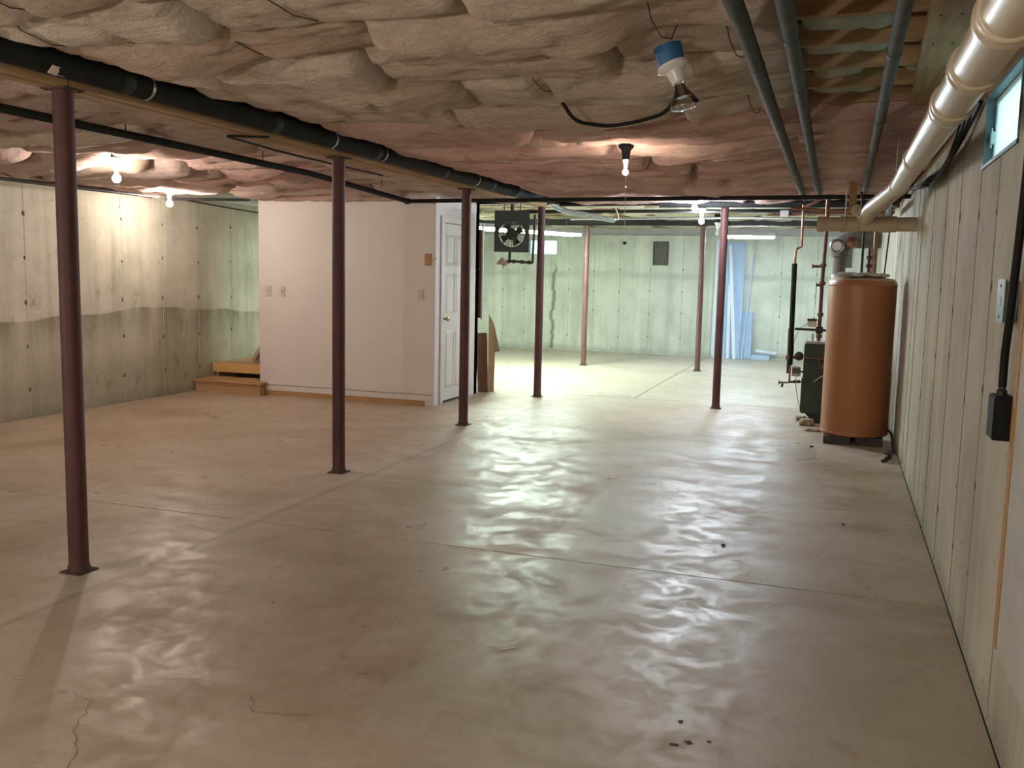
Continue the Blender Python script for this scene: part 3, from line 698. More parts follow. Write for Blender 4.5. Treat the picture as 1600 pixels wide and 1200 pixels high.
# ---------------- right wall items ----------------
t = thing('junction_box', 'grey metal cover plate box high on the right wall under the window', 'junction box', (XR, 3.45, 1.37))
box('box_body', (-.038, -.14, -.06), (0, .02, .07), M['greybox'], t, .003)
box('cover', (-.043, -.146, -.066), (-.038, .0, .076), M['greybox'], t, .0015)
box('plaster_edge', (-.018, .02, -.055), (0, .12, .068), M['greymud'], t, .004)
for z in (-.045, .055): lathe('screw', [(.005, 0), (.005, .002), (.001, .003)], M['steel'], t, (-.043, -.07, z), (-1, 0, 0), 8)
lathe('knockout', [(.016, 0), (.016, .0012), (.001, .0013)], M['greybox'], t, (-.043, -.075, .005), (-1, 0, 0), 16)
t = thing('outlet_box', 'black outlet box hanging from a black cable on the right wall', 'outlet box', (XR, 3.30, 1.02))
box('box_body', (-.062, -.10, -.075), (-.004, .02, .062), M['blackbox'], t, .004)
box('side_face', (-.058, .02, -.07), (-.006, .045, .058), M['greybox'], t, .003)
for z in (-.035, .02): box('socket', (-.05, .045, z-.014), (-.014, .048, z+.014), M['blackbox'], t, .001)
lathe('cable_gland', [(.016, 0), (.016, .015), (.011, .02), (.011, .03)], M['steel'], t, (-.035, -.045, .062), (0, 0, 1), 12)
tube('cable', [(-.035, -.045, .09), (-.036, -.05, .20), (-.036, -.075, .27), (-.036, -.09, .34), (-.037, -.13, .5), (-.036, -.17, .75), (-.036, -.19, 1.15)], .0125, M['wire'], t, 12, rad=.05)
t = thing('furring_strip', 'narrow bare tan wood strip fixed upright on the right wall', 'wood strip', (XR, 3.10, .31))
box('strip', (-.019, .0, 0), (0, .055, 1.6), M['trimwood'], t, .002)
t = thing('wall_panel', 'pale grey upright board on the right wall beside the tan wood strip', 'board', (XR, 2.98, .31))
box('board', (-.016, -.42, 0), (0, .115, 1.86), M['greymud'], t, .002)

# ---------------- water tank ----------------
TX, TY, TR = .19, 8.83, .285
t = thing('water_tank', 'tall rust-orange cylindrical water tank on dark blocks by the right wall', 'water tank', (TX, TY, 0))
lathe('tank_body', [(TR*.9, .072), (TR*.985, .082), (TR, .10), (TR, 1.40), (TR*.992, 1.425), (TR*.95, 1.44)], M['tank'], t, n=56)
lathe('top_rim', [(TR+.0015, 1.385), (TR+.004, 1.39), (TR+.004, 1.405), (TR+.0015, 1.41)], M['tank'], t, n=56)
lathe('bottom_rim', [(TR+.0015, .085), (TR+.003, .09), (TR+.003, .108), (TR+.001, .112)], M['tank'], t, n=56)
lathe('tank_top', [(TR*.94, 1.44), (TR*.9, 1.455), (TR*.5, 1.47), (.001, 1.475)], M['pvc2'], t, n=40)
box('side_seam', (-.17, -.232, .12), (-.162, -.226, 1.385), M['tank'], t)
# top cover scraps
bm = bmesh.new()
for i in range(26):
    a = random.uniform(0, 6.3); r_ = random.uniform(.02, .2); c_ = V((math.cos(a)*r_, math.sin(a)*r_-.05, 1.485))
    rr = random.uniform(.03, .06); q = bmesh.ops.create_icosphere(bm, subdivisions=2, radius=rr)['verts']
    for v in q:
        k = noise.noise(v.co*18+c_*9); v.co = V((v.co.x*1.3, v.co.y*1.3, v.co.z*.42))*(1+k*.5)+c_
link('insulation_wad', bm, M['rock_white'], t, smooth=True)
tube('riser_pipe', [(.08, -.12, 1.46), (.075, -.12, 2.15)], .014, M['copper'], t, 10)
tube('riser_pipe', [(-.02, -.10, 1.46), (-.02, -.10, 1.86), (-.06, -.10, 2.2)], .011, M['iron'], t, 10)
tube('vent_rod', [(.17, .05, 1.45), (.21, .05, 2.25)], .007, M['steel'], t, 8)
for z in (1.55, 1.62): lathe('union_nut', [(.02, 0), (.024, .004), (.024, .028), (.02, .032)], M['red_iron'], t, (.035, -.1, z), (0, 0, 1), 8)
tube('short_riser', [(.035, -.1, 1.46), (.035, -.1, 1.72)], .012, M['red_iron'], t, 8)
tube('drain_hose', [(.275, -.12, .14), (.31, -.18, .12), (.315, -.3, .07), (.31, -.6, .03)], .013, M['steel'], t, 8, rad=.04)
for i, (bx, by, lab) in enumerate(((-.14, -.17, 'dark masonry block under the front left of the water tank'), (.13, -.15, 'dark masonry block under the front right of the water tank'), (0, .15, 'dark masonry block under the back of the water tank'))):
    bm = bmesh.new(); add_box(bm, (-.11, -.07, 0), (.11, .07, .072)); bmesh.ops.subdivide_edges(bm, edges=bm.edges[:], cuts=3, use_grid_fill=True)
    for v in bm.verts: v.co.x += .006*noise.noise(v.co*30+V((i, 0, 0))); v.co.y += .006*noise.noise(v.co*30+V((i, 5, 0)))
    o = link('support_block', bm, M['block'], None, (TX+bx, TY+by, 0)); tag(o, lab, 'block')
# valve on the floor at the wall
t = thing('drain_valve', 'black iron drain valve lying on the floor where the right wall meets the tank', 'valve', (.455, 7.93, 0))
tube('pipe', [(.02, .25, .02), (.01, .05, .025), (0, 0, .035), (-.01, -.01, .075)], .014, M['iron'], t, 10, rad=.02)
lathe('handwheel', [(.01, 0), (.03, .002), (.034, .006), (.03, .011), (.01, .013)], M['iron'], t, (-.015, -.01, .075), (-.3, -.5, .8), 12)
lathe('spout', [(.018, 0), (.018, .03), (.012, .045)], M['iron'], t, (0, .0, .03), (-.8, -.5, -.15), 10)
tube('floor_bracket', [(-.02, -.02, .014), (-.06, -.05, .012)], .012, M['iron'], t, 8)

# ---------------- boiler ----------------
t = thing('boiler', 'dark green boiler cabinet half hidden behind the orange water tank', 'boiler', (0, 9.95, 0))
bm = bmesh.new(); add_box(bm, (-.30, -.2, .14), (.22, .42, .80)); link('cabinet', bm, M['boiler'], t, bevel=.008)
bm = bmesh.new(); vv = add_box(bm, (-.31, -.215, .10), (.23, .43, .46))
for v in vv:
    if v.co.z < .2: v.co.x = max(v.co.x, -.315)
link('front_jacket', bm, M['boiler'], t, bevel=.01)
bm = bmesh.new(); vv = add_box(bm, (-.17, -.14, 0), (.2, .38, .10))
for v in vv:
    if v.co.z > .05 and v.co.x < 0: v.co.x -= .10
link('base', bm, M['steel'], t)
box('top_lid', (-.28, -.18, .80), (.20, .40, .825), M['greymud'], t, .004)
tube('hose_loop', [(-.19, -.222, .42), (-.12, -.24, .49), (-.02, -.24, .50), (.03, -.24, .40)], .006, M['greywire'], t, 8, rad=.05)
tube('hose_loop', [(-.16, -.222, .66), (-.13, -.235, .55), (-.1, -.235, .62), (-.08, -.222, .7)], .004, M['copper'], t, 8, rad=.03)
tube('inner_pipe', [(-.30, -.225, .655), (.10, -.225, .655)], .008, M['red_iron'], t, 8)
# flue from the boiler
t = thing('flue_pipe', 'tarnished metal flue with draft collar rising behind the water tank', 'flue', (0, 10.05, .825))
tube('flue_riser', [(-.02, 0, 0), (-.02, 0, .88)], .062, M['vent'], t, 24)
tube('flue_elbow', [(-.02, 0, .85), (-.02, 0, .98), (.10, 0, 1.02), (.36, .02, 1.02)], .085, M['vent'], t, 24, rad=.09)
lathe('draft_collar', [(.055, 0), (.07, .0), (.074, .03), (.055, .05), (.045, .03)], M['galv'], t, (-.05, -.11, .95), (-.1, -1, 0), 28)
lathe('damper_disc', [(.05, 0), (.052, .003), (.03, .006)], M['dark'], t, (-.05, -.115, .95), (-.1, -1, 0), 28)
lathe('copper_damper', [(.03, 0), (.055, .01), (.055, .05), (.02, .07)], M['copper'], t, (.09, -.09, .98), (0, -1, .2), 20)
tube('collar_band', [(-.02, 0, .62), (-.02, 0, .67)], .068, M['galv'], t, 24)
# iron riser with valves
t = thing('gas_riser', 'reddish iron riser with taps and valves dropping onto the boiler', 'pipe', (-.17, 9.86, .825))
tube('riser', [(.0, 0, 0), (0, 0, .24), (.0, 0, .6), (.012, 0, 1.12), (.012, 0, 1.42)], .019, M['red_iron'], t, 12)
for z in (.03, .10, .25, .56, .74): lathe('union_nut', [(.022, 0), (.03, .004), (.03, .032), (.022, .036)], M['red_iron'], t, (.002, 0, z), (0, 0, 1), 8)
for z, l in ((.745, .10), (.56, .05)):
    tube('tap_stem', [(0, 0, z), (-l, -.01, z)], .013, M['red_iron'], t, 10)
    lathe('tap_wheel', [(.01, -.006), (.024, -.004), (.026, 0), (.024, .004), (.01, .006)], M['red_iron'], t, (-l, -.01, z), (-1, 0, 0), 12)
tube('cross_pipe', [(-.235, 0, .115), (.11, 0, .108)], .013, M['iron'], t, 10)
box('valve_block', (-.115, -.03, .14), (-.03, .03, .215), M['rock_white'], t, .005)
box('valve_hood', (-.12, -.034, .20), (-.026, .034, .222), M['iron'], t, .004)
lathe('tee', [(.03, -.035), (.036, -.03), (.036, .03), (.03, .035)], M['iron'], t, (0, 0, .11), (1, 0, 0), 10)
tube('thin_chain', [(-.05, -.01, .53), (-.052, -.01, .36)], .002, M['wire'], t, 5)
tube('control_cable', [(-.115, -.0, .17), (-.18, 0, .13), (-.24, .0, .0), (-.235, 0, -.15)], .004, M['greywire'], t, 6, rad=.06)
tube('riser_branch', [(-.06, -.0, 0), (-.06, 0, .07)], .012, M['galv'], t, 8)
# left supply pipe with foam
t = thing('supply_pipe', 'thin copper pipe entering thick black foam left of the boiler', 'pipe', (-.435, 9.86, .36))
tube('copper_pipe', [(.045, 0, 1.82), (.05, 0, 1.40), (.0, 0, 1.385), (-.008, 0, 1.22)], .011, M['copper'], t, 10, rad=.02)
tube('foam_sleeve', [(-.008, 0, 1.235), (.002, 0, .21)], .026, M['black_pipe'], t, 14)
tube('second_sleeve', [(-.018, .03, .58), (-.014, .03, .12)], .018, M['iron'], t, 12)
tube('tail_pipe', [(.004, 0, .22), (.004, 0, .03), (-.09, 0, .025)], .010, M['copper'], t, 10, rad=.015)
tube('low_pipe', [(.0, 0, .035), (.118, 0, .045)], .011, M['iron'], t, 10)
lathe('handwheel', [(.006, -.006), (.022, -.004), (.024, 0), (.022, .004), (.006, .006)], M['iron'], t, (-.095, 0, .025), (-1, 0, 0), 12)
lathe('hose_tap', [(.012, 0), (.012, .03), (.016, .035)], M['iron'], t, (-.06, 0, .015), (-.2, 0, -1), 10)
for x_, z_ in ((.055, .042), (.095, .045)): lathe('union_nut', [(.014, -.012), (.018, -.01), (.018, .01), (.014, .012)], M['red_iron'], t, (x_, 0, z_), (1, 0, 0), 8)
tube('return_pipe', [(-.03, 0, .29), (.125, 0, .29)], .017, M['red_iron'], t, 12)
lathe('pump_body', [(.03, -.035), (.045, -.025), (.045, .025), (.03, .035)], M['iron'], t, (.085, 0, .305), (0, 1, 0), 16)
lathe('elbow_nut', [(.026, -.02), (.03, -.015), (.03, .015), (.026, .02)], M['copper'], t, (-.025, 0, .29), (1, 0, 0), 10)
t = thing('circulator_control', 'small grey control box hanging at the left side of the boiler', 'control box', (-.365, 9.84, .46))
box('housing', (-.045, -.03, .0), (.04, .03, .10), M['greymud'], t, .006); box('cover', (-.04, -.036, .03), (.034, -.03, .088), M['vent'], t, .002)
tube('conduit', [(0, 0, 0), (0, 0, -.1), (.03, 0, -.25), (.055, -.02, -.33)], .004, M['greywire'], t, 6, rad=.04)
tube('mount', [(.03, .0, .05), (.075, .0, .05)], .01, M['iron'], t, 8)
# rubble by the boiler
def rock(name, loc, s, label, seed, m='stone'):
    bm = bmesh.new(); bmesh.ops.create_icosphere(bm, subdivisions=3, radius=1)
    for v in bm.verts:
        k = noise.noise(v.co*1.6+V((seed, 0, 0)))*.35+noise.noise(v.co*5+V((seed, 3, 0)))*.1
        c = v.co*(1+k); c = V((max(-.8, min(.8, c.x)), max(-.8, min(.8, c.y)), max(-.7, min(.7, c.z))))
        v.co = V((c.x*s[0], c.y*s[1], (c.z+.7)*s[2]))
    o = link(name, bm, M[m], None, loc); return tag(o, label, 'rubble')
rock('concrete_chunk', (-.235, 9.62, 0), (.085, .08, .045), 'pale broken concrete chunk at the foot of the boiler', 2)
rock('concrete_chunk', (-.17, 9.28, 0), (.085, .07, .02), 'flat dark-edged concrete piece between the chunk and the tank', 5)
rock('concrete_chunk', (-.30, 9.95, 0), (.06, .06, .03), 'small pale concrete lump farthest back beside the boiler base', 9)
rock('pebble', (-.15, 8.35, 0), (.02, .015, .008), 'small dark pebble on the floor in front of the water tank', 4, 'block')
rock('dirt_crumb', (-.511, 4.989, 0), (.012, .012, .008), 'black crumb on the pale floor right of the glossy patch', 6, 'block')
rock('dirt_crumb', (.10, 5.72, 0), (.01, .008, .006), 'dark crumb on the floor near the right wall', 8, 'block')
o = box('paper_scrap', (-.030, -.006, 0), (.030, .006, .002), M['scrap']); o.location = (-1.122, 3.242, .0005); o.rotation_euler = (0, 0, .75); tag(o, 'tiny white paper scrap on the near floor', 'scrap')
def blot(name, loc, s, label, seed):
    bm = bmesh.new(); c = bm.verts.new((0, 0, .0015)); R_ = []
    for i in range(28):
        a = i/28*2*math.pi; r = 1+.75*noise.noise(V((math.cos(a)*1.6+seed, math.sin(a)*1.6, 0)))
        R_.append(bm.verts.new((math.cos(a)*r*s[0], math.sin(a)*r*s[1], .0008)))
    for i in range(28): bm.faces.new((c, R_[i], R_[(i+1) % 28]))
    o = link(name, bm, M['joint'], floor, loc); return o
blot('dirt_mark', (-.40, 2.74, 0), (.022, .009), '', 3); blot('dirt_mark', (-.36, 2.77, 0), (.012, .012), '', 8); blot('dirt_mark', (-.30, 2.80, 0), (.006, .006), '', 5); blot('dirt_mark', (-.405, 2.90, 0), (.008, .013), '', 11)

# ---------------- unit heater ----------------
t = thing('unit_heater', 'dark green unit heater with round fan grille hung in front of a post', 'heater', (-3.515, 10.0, 1.675))
t.rotation_euler = (0, 0, .33)
HW, HH, HD = .195, .455, .20
bm = bmesh.new()
# front plate with a round opening
n_ = 48; ring = []; sq = []
for k in range(n_):
    a = 2*math.pi*(k+.5)/n_; c_, s_ = math.cos(a), math.sin(a); m_ = max(abs(c_)/HW, abs(s_)/(HH/2))
    for (y_) in (0,): pass
    ring.append([bm.verts.new((c_*.145, yy, HH/2-.03+s_*.145)) for yy in (-.10, -.085)])
    px_, pz_ = c_/m_, s_/m_+HH/2
    sq.append([bm.verts.new((px_, yy, pz_)) for yy in (-.10, -.085)])
for k in range(n_):
    q = (k+1) % n_
    bm.faces.new((ring[k][0], ring[q][0], sq[q][0], sq[k][0])); bm.faces.new((ring[k][1], sq[k][1], sq[q][1], ring[q][1]))
    bm.faces.new((ring[k][0], ring[k][1], ring[q][1], ring[q][0])); bm.faces.new((sq[k][0], sq[q][0], sq[q][1], sq[k][1]))
bmesh.ops.recalc_face_normals(bm, faces=bm.faces)
link('front_plate', bm, M['heater'], t)
bm = bmesh.new(); tk = .004
add_box(bm, (-HW, -.085, 0), (-HW+tk, .11, HH)); add_box(bm, (HW-tk, -.085, 0), (HW, .11, HH)); add_box(bm, (-HW+tk, -.085, 0), (HW-tk, .11, tk)); add_box(bm, (-HW+tk, -.085, HH-tk), (HW-tk, .11, HH))
link('casing', bm, M['heater'], t)
cz = HH/2-.03
bm = bmesh.new()
for r_ in (.145, .118, .09, .06):
    pts = [(math.cos(a)*r_, -.112, cz+math.sin(a)*r_) for a in [2*math.pi*k/36 for k in range(36)]]
    add_tube(bm, pts+[pts[0], pts[1]], .0022, 6, caps=False)
for k in range(16):
    a = 2*math.pi*k/16; add_tube(bm, [(math.cos(a)*.03, -.112, cz+math.sin(a)*.03), (math.cos(a)*.146, -.108, cz+math.sin(a)*.146)], .0022, 6)
link('fan_guard', bm, M['heater'], t)
motor = lathe('motor', [(.001, 0), (.06, .004), (.068, .02), (.068, .09), (.05, .1)], M['heater'], t, (0, -.06, cz), (0, 1, 0), 24)
for k in range(4):
    a = math.pi/2*k+.5; bm = bmesh.new(); L = []
    for i in range(6):
        r_ = .05+.085*i/5; w_ = .022+.03*i/5
        for s in (-1, 1):
            an = a+s*w_/r_*.9; L.append(bm.verts.new((math.cos(an)*r_, -.045+s*.012, cz+math.sin(an)*r_)))
    for i in range(5): bm.faces.new((L[2*i], L[2*i+1], L[2*i+3], L[2*i+2]))
    o = link('fan_blade', bm, M['steel'], motor); o.modifiers.new('s', 'SOLIDIFY').thickness = .0016
bm = bmesh.new()
for k in range(11):
    x_ = -HW+.03+k*(2*HW-.06)/10; add_box(bm, (x_-.0015, .05, .02), (x_+.0015, .08, HH-.02))
link('coil_fins', bm, M['steel'], t)
for s in (-1, 1): tube('hanger_rod', [(s*.09, .02, HH-.002), (s*.09, .02, .645)], .006, M['steel'], t, 8)
tube('drop_pipe', [(-.02, .0, .002), (-.02, 0, -.10), (.24, -.02, -.115), (.255, -.02, .42)], .014, M['iron'], t, 12, rad=.015)
for x_ in (-.02, .03, .12, .2): lathe('union_nut', [(.017, -.018), (.022, -.013), (.022, .013), (.017, .018)], M['iron'], t, (x_, -.008*(x_ > 0), -.102-.04*x_), (1, 0, 0), 8)
tube('top_pipe', [(.0, .0, HH-.002), (0, 0, .60)], .02, M['iron'], t, 12)
rg = bmesh.new(); bmesh.ops.create_icosphere(rg, subdivisions=3, radius=1)
for v in rg.verts:
    k = noise.noise(v.co*1.7+V((4, 0, 0)))*.9; v.co = v.co*(1+k); v.co = V((v.co.x*.05, v.co.y*.025, v.co.z*.035))
o = link('torn_insulation', rg, M['batt_mauve'], t, smooth=True); o.location = (-.10, 0, -.115)
# flexible conduit
t = thing('flexible_duct', 'silvery ribbed flexible conduit slung under the far joists beside the heater', 'duct', (-3.3, 10.9, 2.2))
P = [V((-.02, 0, .06)), V((.1, .05, .0)), V((.3, .12, -.03)), V((.55, .2, -.08)), V((.70, .25, -.1))]
pa = arcpath(P, .1, 6); bm = bmesh.new(); Q2 = []; R2 = []
for a, b in zip(pa, pa[1:]):
    m_ = max(1, int((b-a).length/.006))
    for i in range(m_): Q2.append(a+(b-a)*(i/m_)); R2.append(.03 if len(Q2) % 2 else .034)
add_tube(bm, Q2, R2, 14); link('ribbed_sleeve', bm, M['galv'], t)
tube('wire_end', [P[-1], P[-1]+V((.04, 0, .02)), P[-1]+V((.03, 0, .07)), P[-1]+V((-.02, .02, .17))], .006, M['scrap'], t, 8, rad=.02)

# ---------------- far leaning boards ----------------
def lean(name, x, z1, wdt, th, m, label, dy=.25, tx=0, y=None, z0=0):
    y = y or YF-dy-.06
    o = thing(name, label, 'board', (x, y, z0))
    Lh = z1; ang = math.atan2(dy, Lh); bm = bmesh.new(); add_box(bm, (-wdt/2, 0, 0), (wdt/2, th, math.hypot(Lh, dy)-th))
    M_ = Matrix.Rotation(tx, 4, 'Y') @ Matrix.Rotation(-ang, 4, 'X')
    for v in bm.verts: v.co = M_ @ v.co
    zmin = min(v.co.z for v in bm.verts)
    for v in bm.verts: v.co.z -= zmin
    link('board', bm, M[m], o); return o
lean('foam_board', -1.86, 2.12, .44, .03, 'board_blue', 'wide pale blue board leaning against the far wall behind the post', .18)
lean('foam_board', -1.56, .86, .22, .025, 'board_blue', 'short pale blue board leaning at the right of the wide blue one', .14)
lean('wood_trim', -1.72, 2.05, .06, .02, 'board_white', 'white strip leaning diagonally across the wide blue board', .30, -.09, YF-.44)
lean('wood_trim', -1.84, 1.35, .05, .02, 'board_white', 'shorter white strip leaning behind the diagonal one', .16, -.03, YF-.38)
lean('wood_trim', -2.12, 2.15, .09, .02, 'board_white', 'tall white strip left of the post by the far wall', .10)
lean('wood_trim', -1.60, 1.9, .03, .015, 'board_blue', 'thin blue-grey strip leaning left across the blue boards', .22, .06, YF-.32)
o = box('board_offcut', (-.16, -.08, 0), (.16, .08, .085), M['board_blue'], bevel=.003); o.location = (-1.27, 17.18, 0); tag(o, 'pale blue board offcut lying on the floor beside the leaning boards', 'board')
o = tube('paper_roll', [(0, 0, 0), (.36, .05, .0)], .035, M['board_white']); o.location = (-1.36, 17.16, .155); o.rotation_euler = (0, .12, 0); tag(o, 'white paper roll resting on the blue offcut by the far wall', 'roll')
# things beside the partition's back corner
t = thing('brown_board', 'dark brown board leaning upright by the back corner of the partition', 'board', (-3.99, 10.52, 0))
bm = bmesh.new(); add_box(bm, (-.10, -.03, 0), (.035, -.012, .72), Matrix.Rotation(-.04, 4, 'Y')); link('panel', bm, M['brown_ply'], t, bevel=.002)
t = thing('cardboard_sheet', 'torn tan cardboard sheet stuck behind the brown board', 'cardboard', (-3.95, 10.6, .0))
bm = bmesh.new(); pts = [(-.05, 0), (.03, 0), (.035, .48), (.10, .50), (.02, .82), (-.05, .95)]
A_ = [bm.verts.new((x, 0, z)) for x, z in pts]; B_ = [bm.verts.new((x, .006, z)) for x, z in pts]
bm.faces.new(A_); bm.faces.new(B_[::-1])
for k in range(6): bm.faces.new((A_[k], B_[k], B_[(k+1) % 6], A_[(k+1) % 6]))
link('sheet', bm, M['card'], t)
t = struct(box('door_2', (-4.125, 10.38, .02), (-4.085, 10.44, 2.0), M['brown_ply']))
bm = bmesh.new(); add_box(bm, (-4.083, 10.42, .9), (-4.04, 10.445, 1.95)); link('door_edge', bm, M['brown_ply'], t)
box('door_stop', (-4.04, 10.42, .88), (-4.02, 10.445, 2.02), M['door'], t)
tube('hook', [(-4.05, 10.41, 1.48), (-4.05, 10.34, 1.48), (-4.03, 10.33, 1.5)], .008, M['steel'], t, 8)

# ---------------- lamps ----------------
def bulb_profile(r=.03, L=.1):
    P = [(.012, 0), (.013, .02)]
    for i in range(11):
        a = -math.pi*.38+(math.pi/2+math.pi*.38)*i/10
        P.append((r*math.cos(a), L-r+r*math.sin(a)))
    return P
def bare(x, y, z, label, m, chain=True, socket='porcelain', base=True, r=.031, group=None):
    t = thing('bare_bulb', label, 'lamp', (x, y, z), group)
    lathe('bulb', bulb_profile(r), M[m], t, (0, 0, 0), (0, 0, -1), 20)
    lathe('socket', [(.05, .09), (.048, .07), (.03, .05), (.022, 0), (.02, -.008)], M[socket], t, n=20)
    if chain:
        tube('pull_chain', [(.035, -.02, .03), (.038, -.02, -.12), (.036, -.02, -.28)], .0016, M['string'], t, 6)
        lathe('chain_pull', [(.001, 0), (.004, .004), (.003, .02), (.001, .022)], M['string'], t, (.036, -.02, -.295), n=8)
    if base: tube('ceiling_box', [(0, 0, .085), (0, 0, .2)], .052, M['blackbox'], t, 16)
    return t
bare(-5.19, 5.76, 2.15, 'lit bare bulb nearest the left post, under the left insulation', 'bulb_warm')
bare(-6.42, 7.85, 2.13, 'lit bare bulb close to the left concrete wall near the steps', 'bulb_warm')
bare(-1.45, 9.75, 2.21, 'lit bare bulb just before the dark cross beam', 'bulb_cool', chain=False)
bare(-1.60, 11.35, 2.17, 'dazzling bare bulb beyond the cross beam, between two red posts', 'bulb_cool', chain=False)
bare(-1.66, 13.4, 2.12, 'unlit bulb in a porcelain holder near the far wall', 'frost', chain=False)
t = bare(-1.30, 5.8, 2.155, 'small lit bulb in a black socket hanging from the pink insulation', 'bulb_mid', chain=False, socket='blackbox', base=False, r=.018)
tube('cord', [(0, 0, .085), (.005, 0, .19)], .006, M['wire'], t, 8)
tube('pull_string', [(.01, -.02, -.02), (.012, -.02, -.45)], .0014, M['string'], t, 6)
lathe('string_bead', [(.001, 0), (.007, .006), (.007, .014), (.001, .02)], M['string'], t, (.011, -.02, -.19), n=8)
# unseen fill bulbs added behind the camera to light near ceiling and floor
bare(-5.2, .3, 1.6, 'added unseen fill bulb behind the viewer, left of the beam', 'bulb_added_fill', r=.034, base=False)
tube('cord', [(0, 0, .085), (0, 0, .72)], .005, M['wire'], bpy.data.objects[[k.name for k in bpy.data.objects if k.name.startswith('bare_bulb')][-1]], 8)
bare(-1.3, -.6, 1.5, 'added unseen fill bulb behind the viewer, right of the beam', 'bulb_added_fill', r=.034, base=False)
# flood bulb in blue box
t = thing('flood_lamp', 'unlit clear flood bulb in a white holder on a blue ceiling box', 'lamp', (-.615, 3.50, 2.195))
ax = V((.22, .12, -1)).normalized(); Rm = ax.to_track_quat('-Z', 'Y').to_matrix().to_4x4()
ax2 = V((.42, -.05, -1)).normalized()
bm = bmesh.new(); add_tube(bm, [-ax2*-.0+V((0, 0, .07))+V((-.03, 0, 0)), V((-.01, 0, .0))], [.052, .050], 24); link('ceiling_box', bm, M['blue'], t, smooth=True)
s0 = V((-.008, 0, .0))
lathe('lamp_holder', [(.056, -.004), (.058, .006), (.05, .014), (.032, .022), (.028, .05), (.022, .068), (.001, .069)], M['porcelain'], t, s0, ax2, 28)
lathe('screw_shell', [(.0215, 0), (.019, .003), (.0215, .006), (.019, .009), (.015, .018)], M['chrome'], t, s0+ax2*.062, ax2, 20)
ax3 = V((.30, .1, -1)).normalized()
lathe('bulb_glass', [(.016, 0), (.020, .015), (.026, .03), (.045, .06), (.054, .078), (.052, .088), (.035, .097), (.001, .1)], M['bulbglass'], t, s0+ax2*.068, ax3, 32)
lathe('reflector_neck', [(.014, 0), (.018, .015), (.024, .03), (.036, .05)], M['chrome'], t, s0+ax2*.070, ax3, 28)
# fluorescent fixtures
def shop_light(x0, y0, x1, y1, z, label, m, wdt=.13):
    t = thing('tube_lamp', label, 'lamp', ((x0+x1)/2, (y0+y1)/2, z))
    d = V((x1-x0, y1-y0, 0)); L = d.length; d.normalize(); t.rotation_euler = (0, 0, math.atan2(d.y, d.x))
    bm = bmesh.new(); prof = [(-wdt, -.01), (-wdt*.45, .045), (wdt*.45, .045), (wdt, -.01)]
    A_ = [bm.verts.new((-L/2, y, z_)) for y, z_ in prof]; B_ = [bm.verts.new((L/2, y, z_)) for y, z_ in prof]
    for k in range(3): bm.faces.new((A_[k], A_[k+1], B_[k+1], B_[k]))
    o = link('reflector', bm, M['porcelain'], t); o.modifiers.new('s', 'SOLIDIFY').thickness = .004
    for s in (-1, 1):
        tube('fluorescent_tube', [(-L/2+.03, s*wdt*.5, -.02), (L/2-.03, s*wdt*.5, -.02)], .025, M[m], t, 16)
        for e in (-1, 1): box('tube_holder', (e*(L/2-.02)-.01, s*wdt*.5-.015, -.04), (e*(L/2-.02)+.01, s*wdt*.5+.015, .035), M['porcelain'], t)
    for s in (-1, 1): tube('hanging_wire', [(s*L*.4, 0, .045), (s*L*.4, 0, ZJ-z+.01)], .002, M['galv'], t, 6)
shop_light(-5.0, 11.6, -3.85, 14.0, 2.07, 'bright tube lamp hanging behind the green heater', 'tube', .15)
shop_light(-1.72, 14.9, -.98, 15.0, 2.10, 'bluish tube lamp by the far wall right of the nearer red post', 'tube_blue', .10)

# ---------------- cables and pipework under the far ceiling ----------------
o = tube('cable', [(-1.32, 4.45, 2.26), (-1.27, 4.5, 2.175), (-1.12, 4.56, 2.155), (-.97, 4.52, 2.165), (-.82, 4.46, 2.19), (-.76, 4.44, 2.27)], .009, M['wire'], n=10, rad=.05); tag(o, 'black cable looping under the insulation left of the flood lamp', 'cable')
o = tube('cable', [(-3.18, 4.76, 2.191), (-3.3, 4.72, 2.19), (-3.42, 4.66, 2.19), (-3.47, 5.3, 2.185), (-3.46, 6.2, 2.18), (-3.55, 7.0, 2.20)], .007, M['wire'], n=8, rad=.06); tag(o, 'thin black cable swinging out from under the timber beam by the second post', 'cable')
o = tube('cable', [(-6.98, 4.5, 2.19), (-6.99, 6.2, 2.17), (-6.98, 7.0, 2.185), (-7.0, 8.4, 2.195), (-7.0, 9.6, 2.15), (-7.0, 10.3, 2.13)], .007, M['wire'], n=8, rad=.2); tag(o, 'thin black cable running along the top of the left concrete wall', 'cable')
o = tube('conduit', [(-6.5, 4.2, 2.12), (-6.56, 6.5, 2.12), (-6.6, 8.2, 2.135), (-6.1, 8.75, 2.17)], .016, M['steel'], n=10, rad=.2); tag(o, 'grey conduit under the far left insulation behind the lit bulbs', 'conduit')
o = tube('black_pipe', [(XR-.02, 10.2, 2.205), (-1.9, 10.22, 2.215)], .035, M['black_pipe'], n=14); tag(o, 'black insulated pipe running along the front of the cross beam above the tank', 'pipe')
o = tube('black_pipe', [(-.45, 10.28, 2.235), (-3.05, 10.3, 2.225)], .022, M['black_pipe'], n=14); tag(o, 'thin black pipe tucked at the insulation edge before the cross beam', 'pipe')
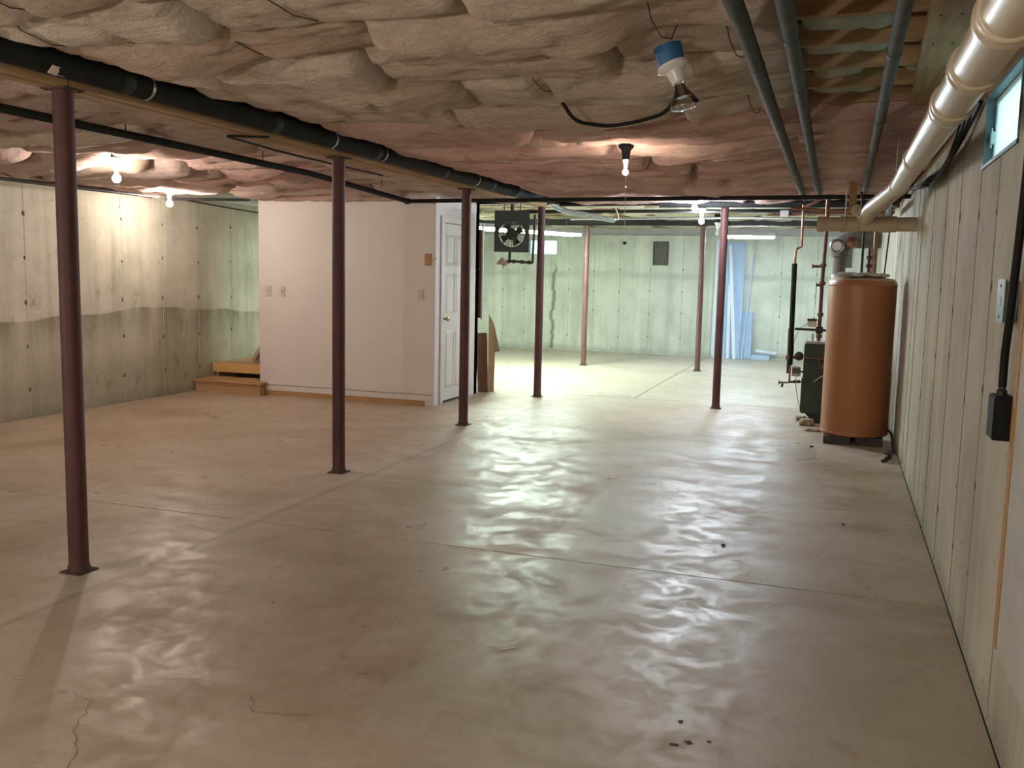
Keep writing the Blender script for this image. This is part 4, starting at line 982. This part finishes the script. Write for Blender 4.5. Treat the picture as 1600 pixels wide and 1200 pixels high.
for (P, r_, m_, lab) in (
    ([(.50, 10.75, 2.16), (-.75, 10.8, 2.15)], .014, 'red_iron', 'rusty red pipe crossing level behind the steel beam above the boiler'),
    ([(-.38, 9.86, 2.15), (-.2, 9.8, 2.24), (-.12, 9.75, 2.28)], .017, 'copper', 'slanting copper pipe joining the ceiling above the boiler'),
    ([(-.16, 9.5, 1.98), (-.16, 9.5, 2.27)], .012, 'copper', 'short upright copper pipe between the cross beam and the drain'),
    ([(.05, 11.4, 2.23), (-4.0, 11.4, 2.22)], .02, 'black_pipe', 'black pipe crossing under the far joists just past the steel beam'),
    ([(-.3, 12.6, 2.2), (-1.2, 12.6, 2.22), (-3.6, 12.7, 2.21)], .016, 'galv', 'grey conduit crossing under the far joists behind the bright bulb'),
    ([(.3, 9.6, 2.12), (.0, 9.62, 2.10), (-.5, 9.6, 2.12)], .016, 'copper', 'level copper pipe above the boiler flue'),
    ([(.40, 8.6, 2.1), (.42, 10.3, 2.12)], .03, 'iron', 'dark iron pipe running back above the tank by the right wall')):
    o = tube('ceiling_pipe', P, r_, M[m_], n=12); tag(o, lab, 'pipe')
o = box('junction_box', (-.045, -.03, -.035), (.045, .03, .035), M['greymud'], bevel=.003); o.location = (-.62, 10.765, 2.15); tag(o, 'pale junction box under the cross beam above the boiler', 'junction box')
t = thing('pipe_hanger_block', 'dark upright timber block hanging beside the drain over the tank', 'block', (.06, 8.6, 1.99))
box('timber', (-.03, -.02, 0), (.03, .02, .33), M['joist'], t)
t = thing('wall_conduit', 'white upright conduit at the far right corner behind the tank', 'conduit', (.49, 17.2, 0))
tube('conduit_pipe', [(0, 0, 0), (0, 0, 2.19)], .035, M['board_white'], t, 12)
o = bmesh.new(); vv = add_box(o, (XR-.10, 4.5, 2.02), (XR, 6.9, 2.06))
o.free()
# dark draped cable bundle between drain pipe and wall top
for i in range(4):
    o = tube('wall_cable', [(XR-.02-.012*i, 4.45+.1*i, 2.19), (XR-.03-.012*i, 5.0, 2.10-.018*i), (XR-.03-.01*i, 5.8+.1*i, 2.05-.02*i), (XR-.02-.01*i, 6.6, 2.11-.02*i), (XR-.02-.01*i, 8.2, 2.17)], .010, M['wire'], n=8, rad=.3)
    tag(o, 'black cable draped along the wall top behind the cream drain pipe', 'cable', 'cables draped behind the drain pipe')
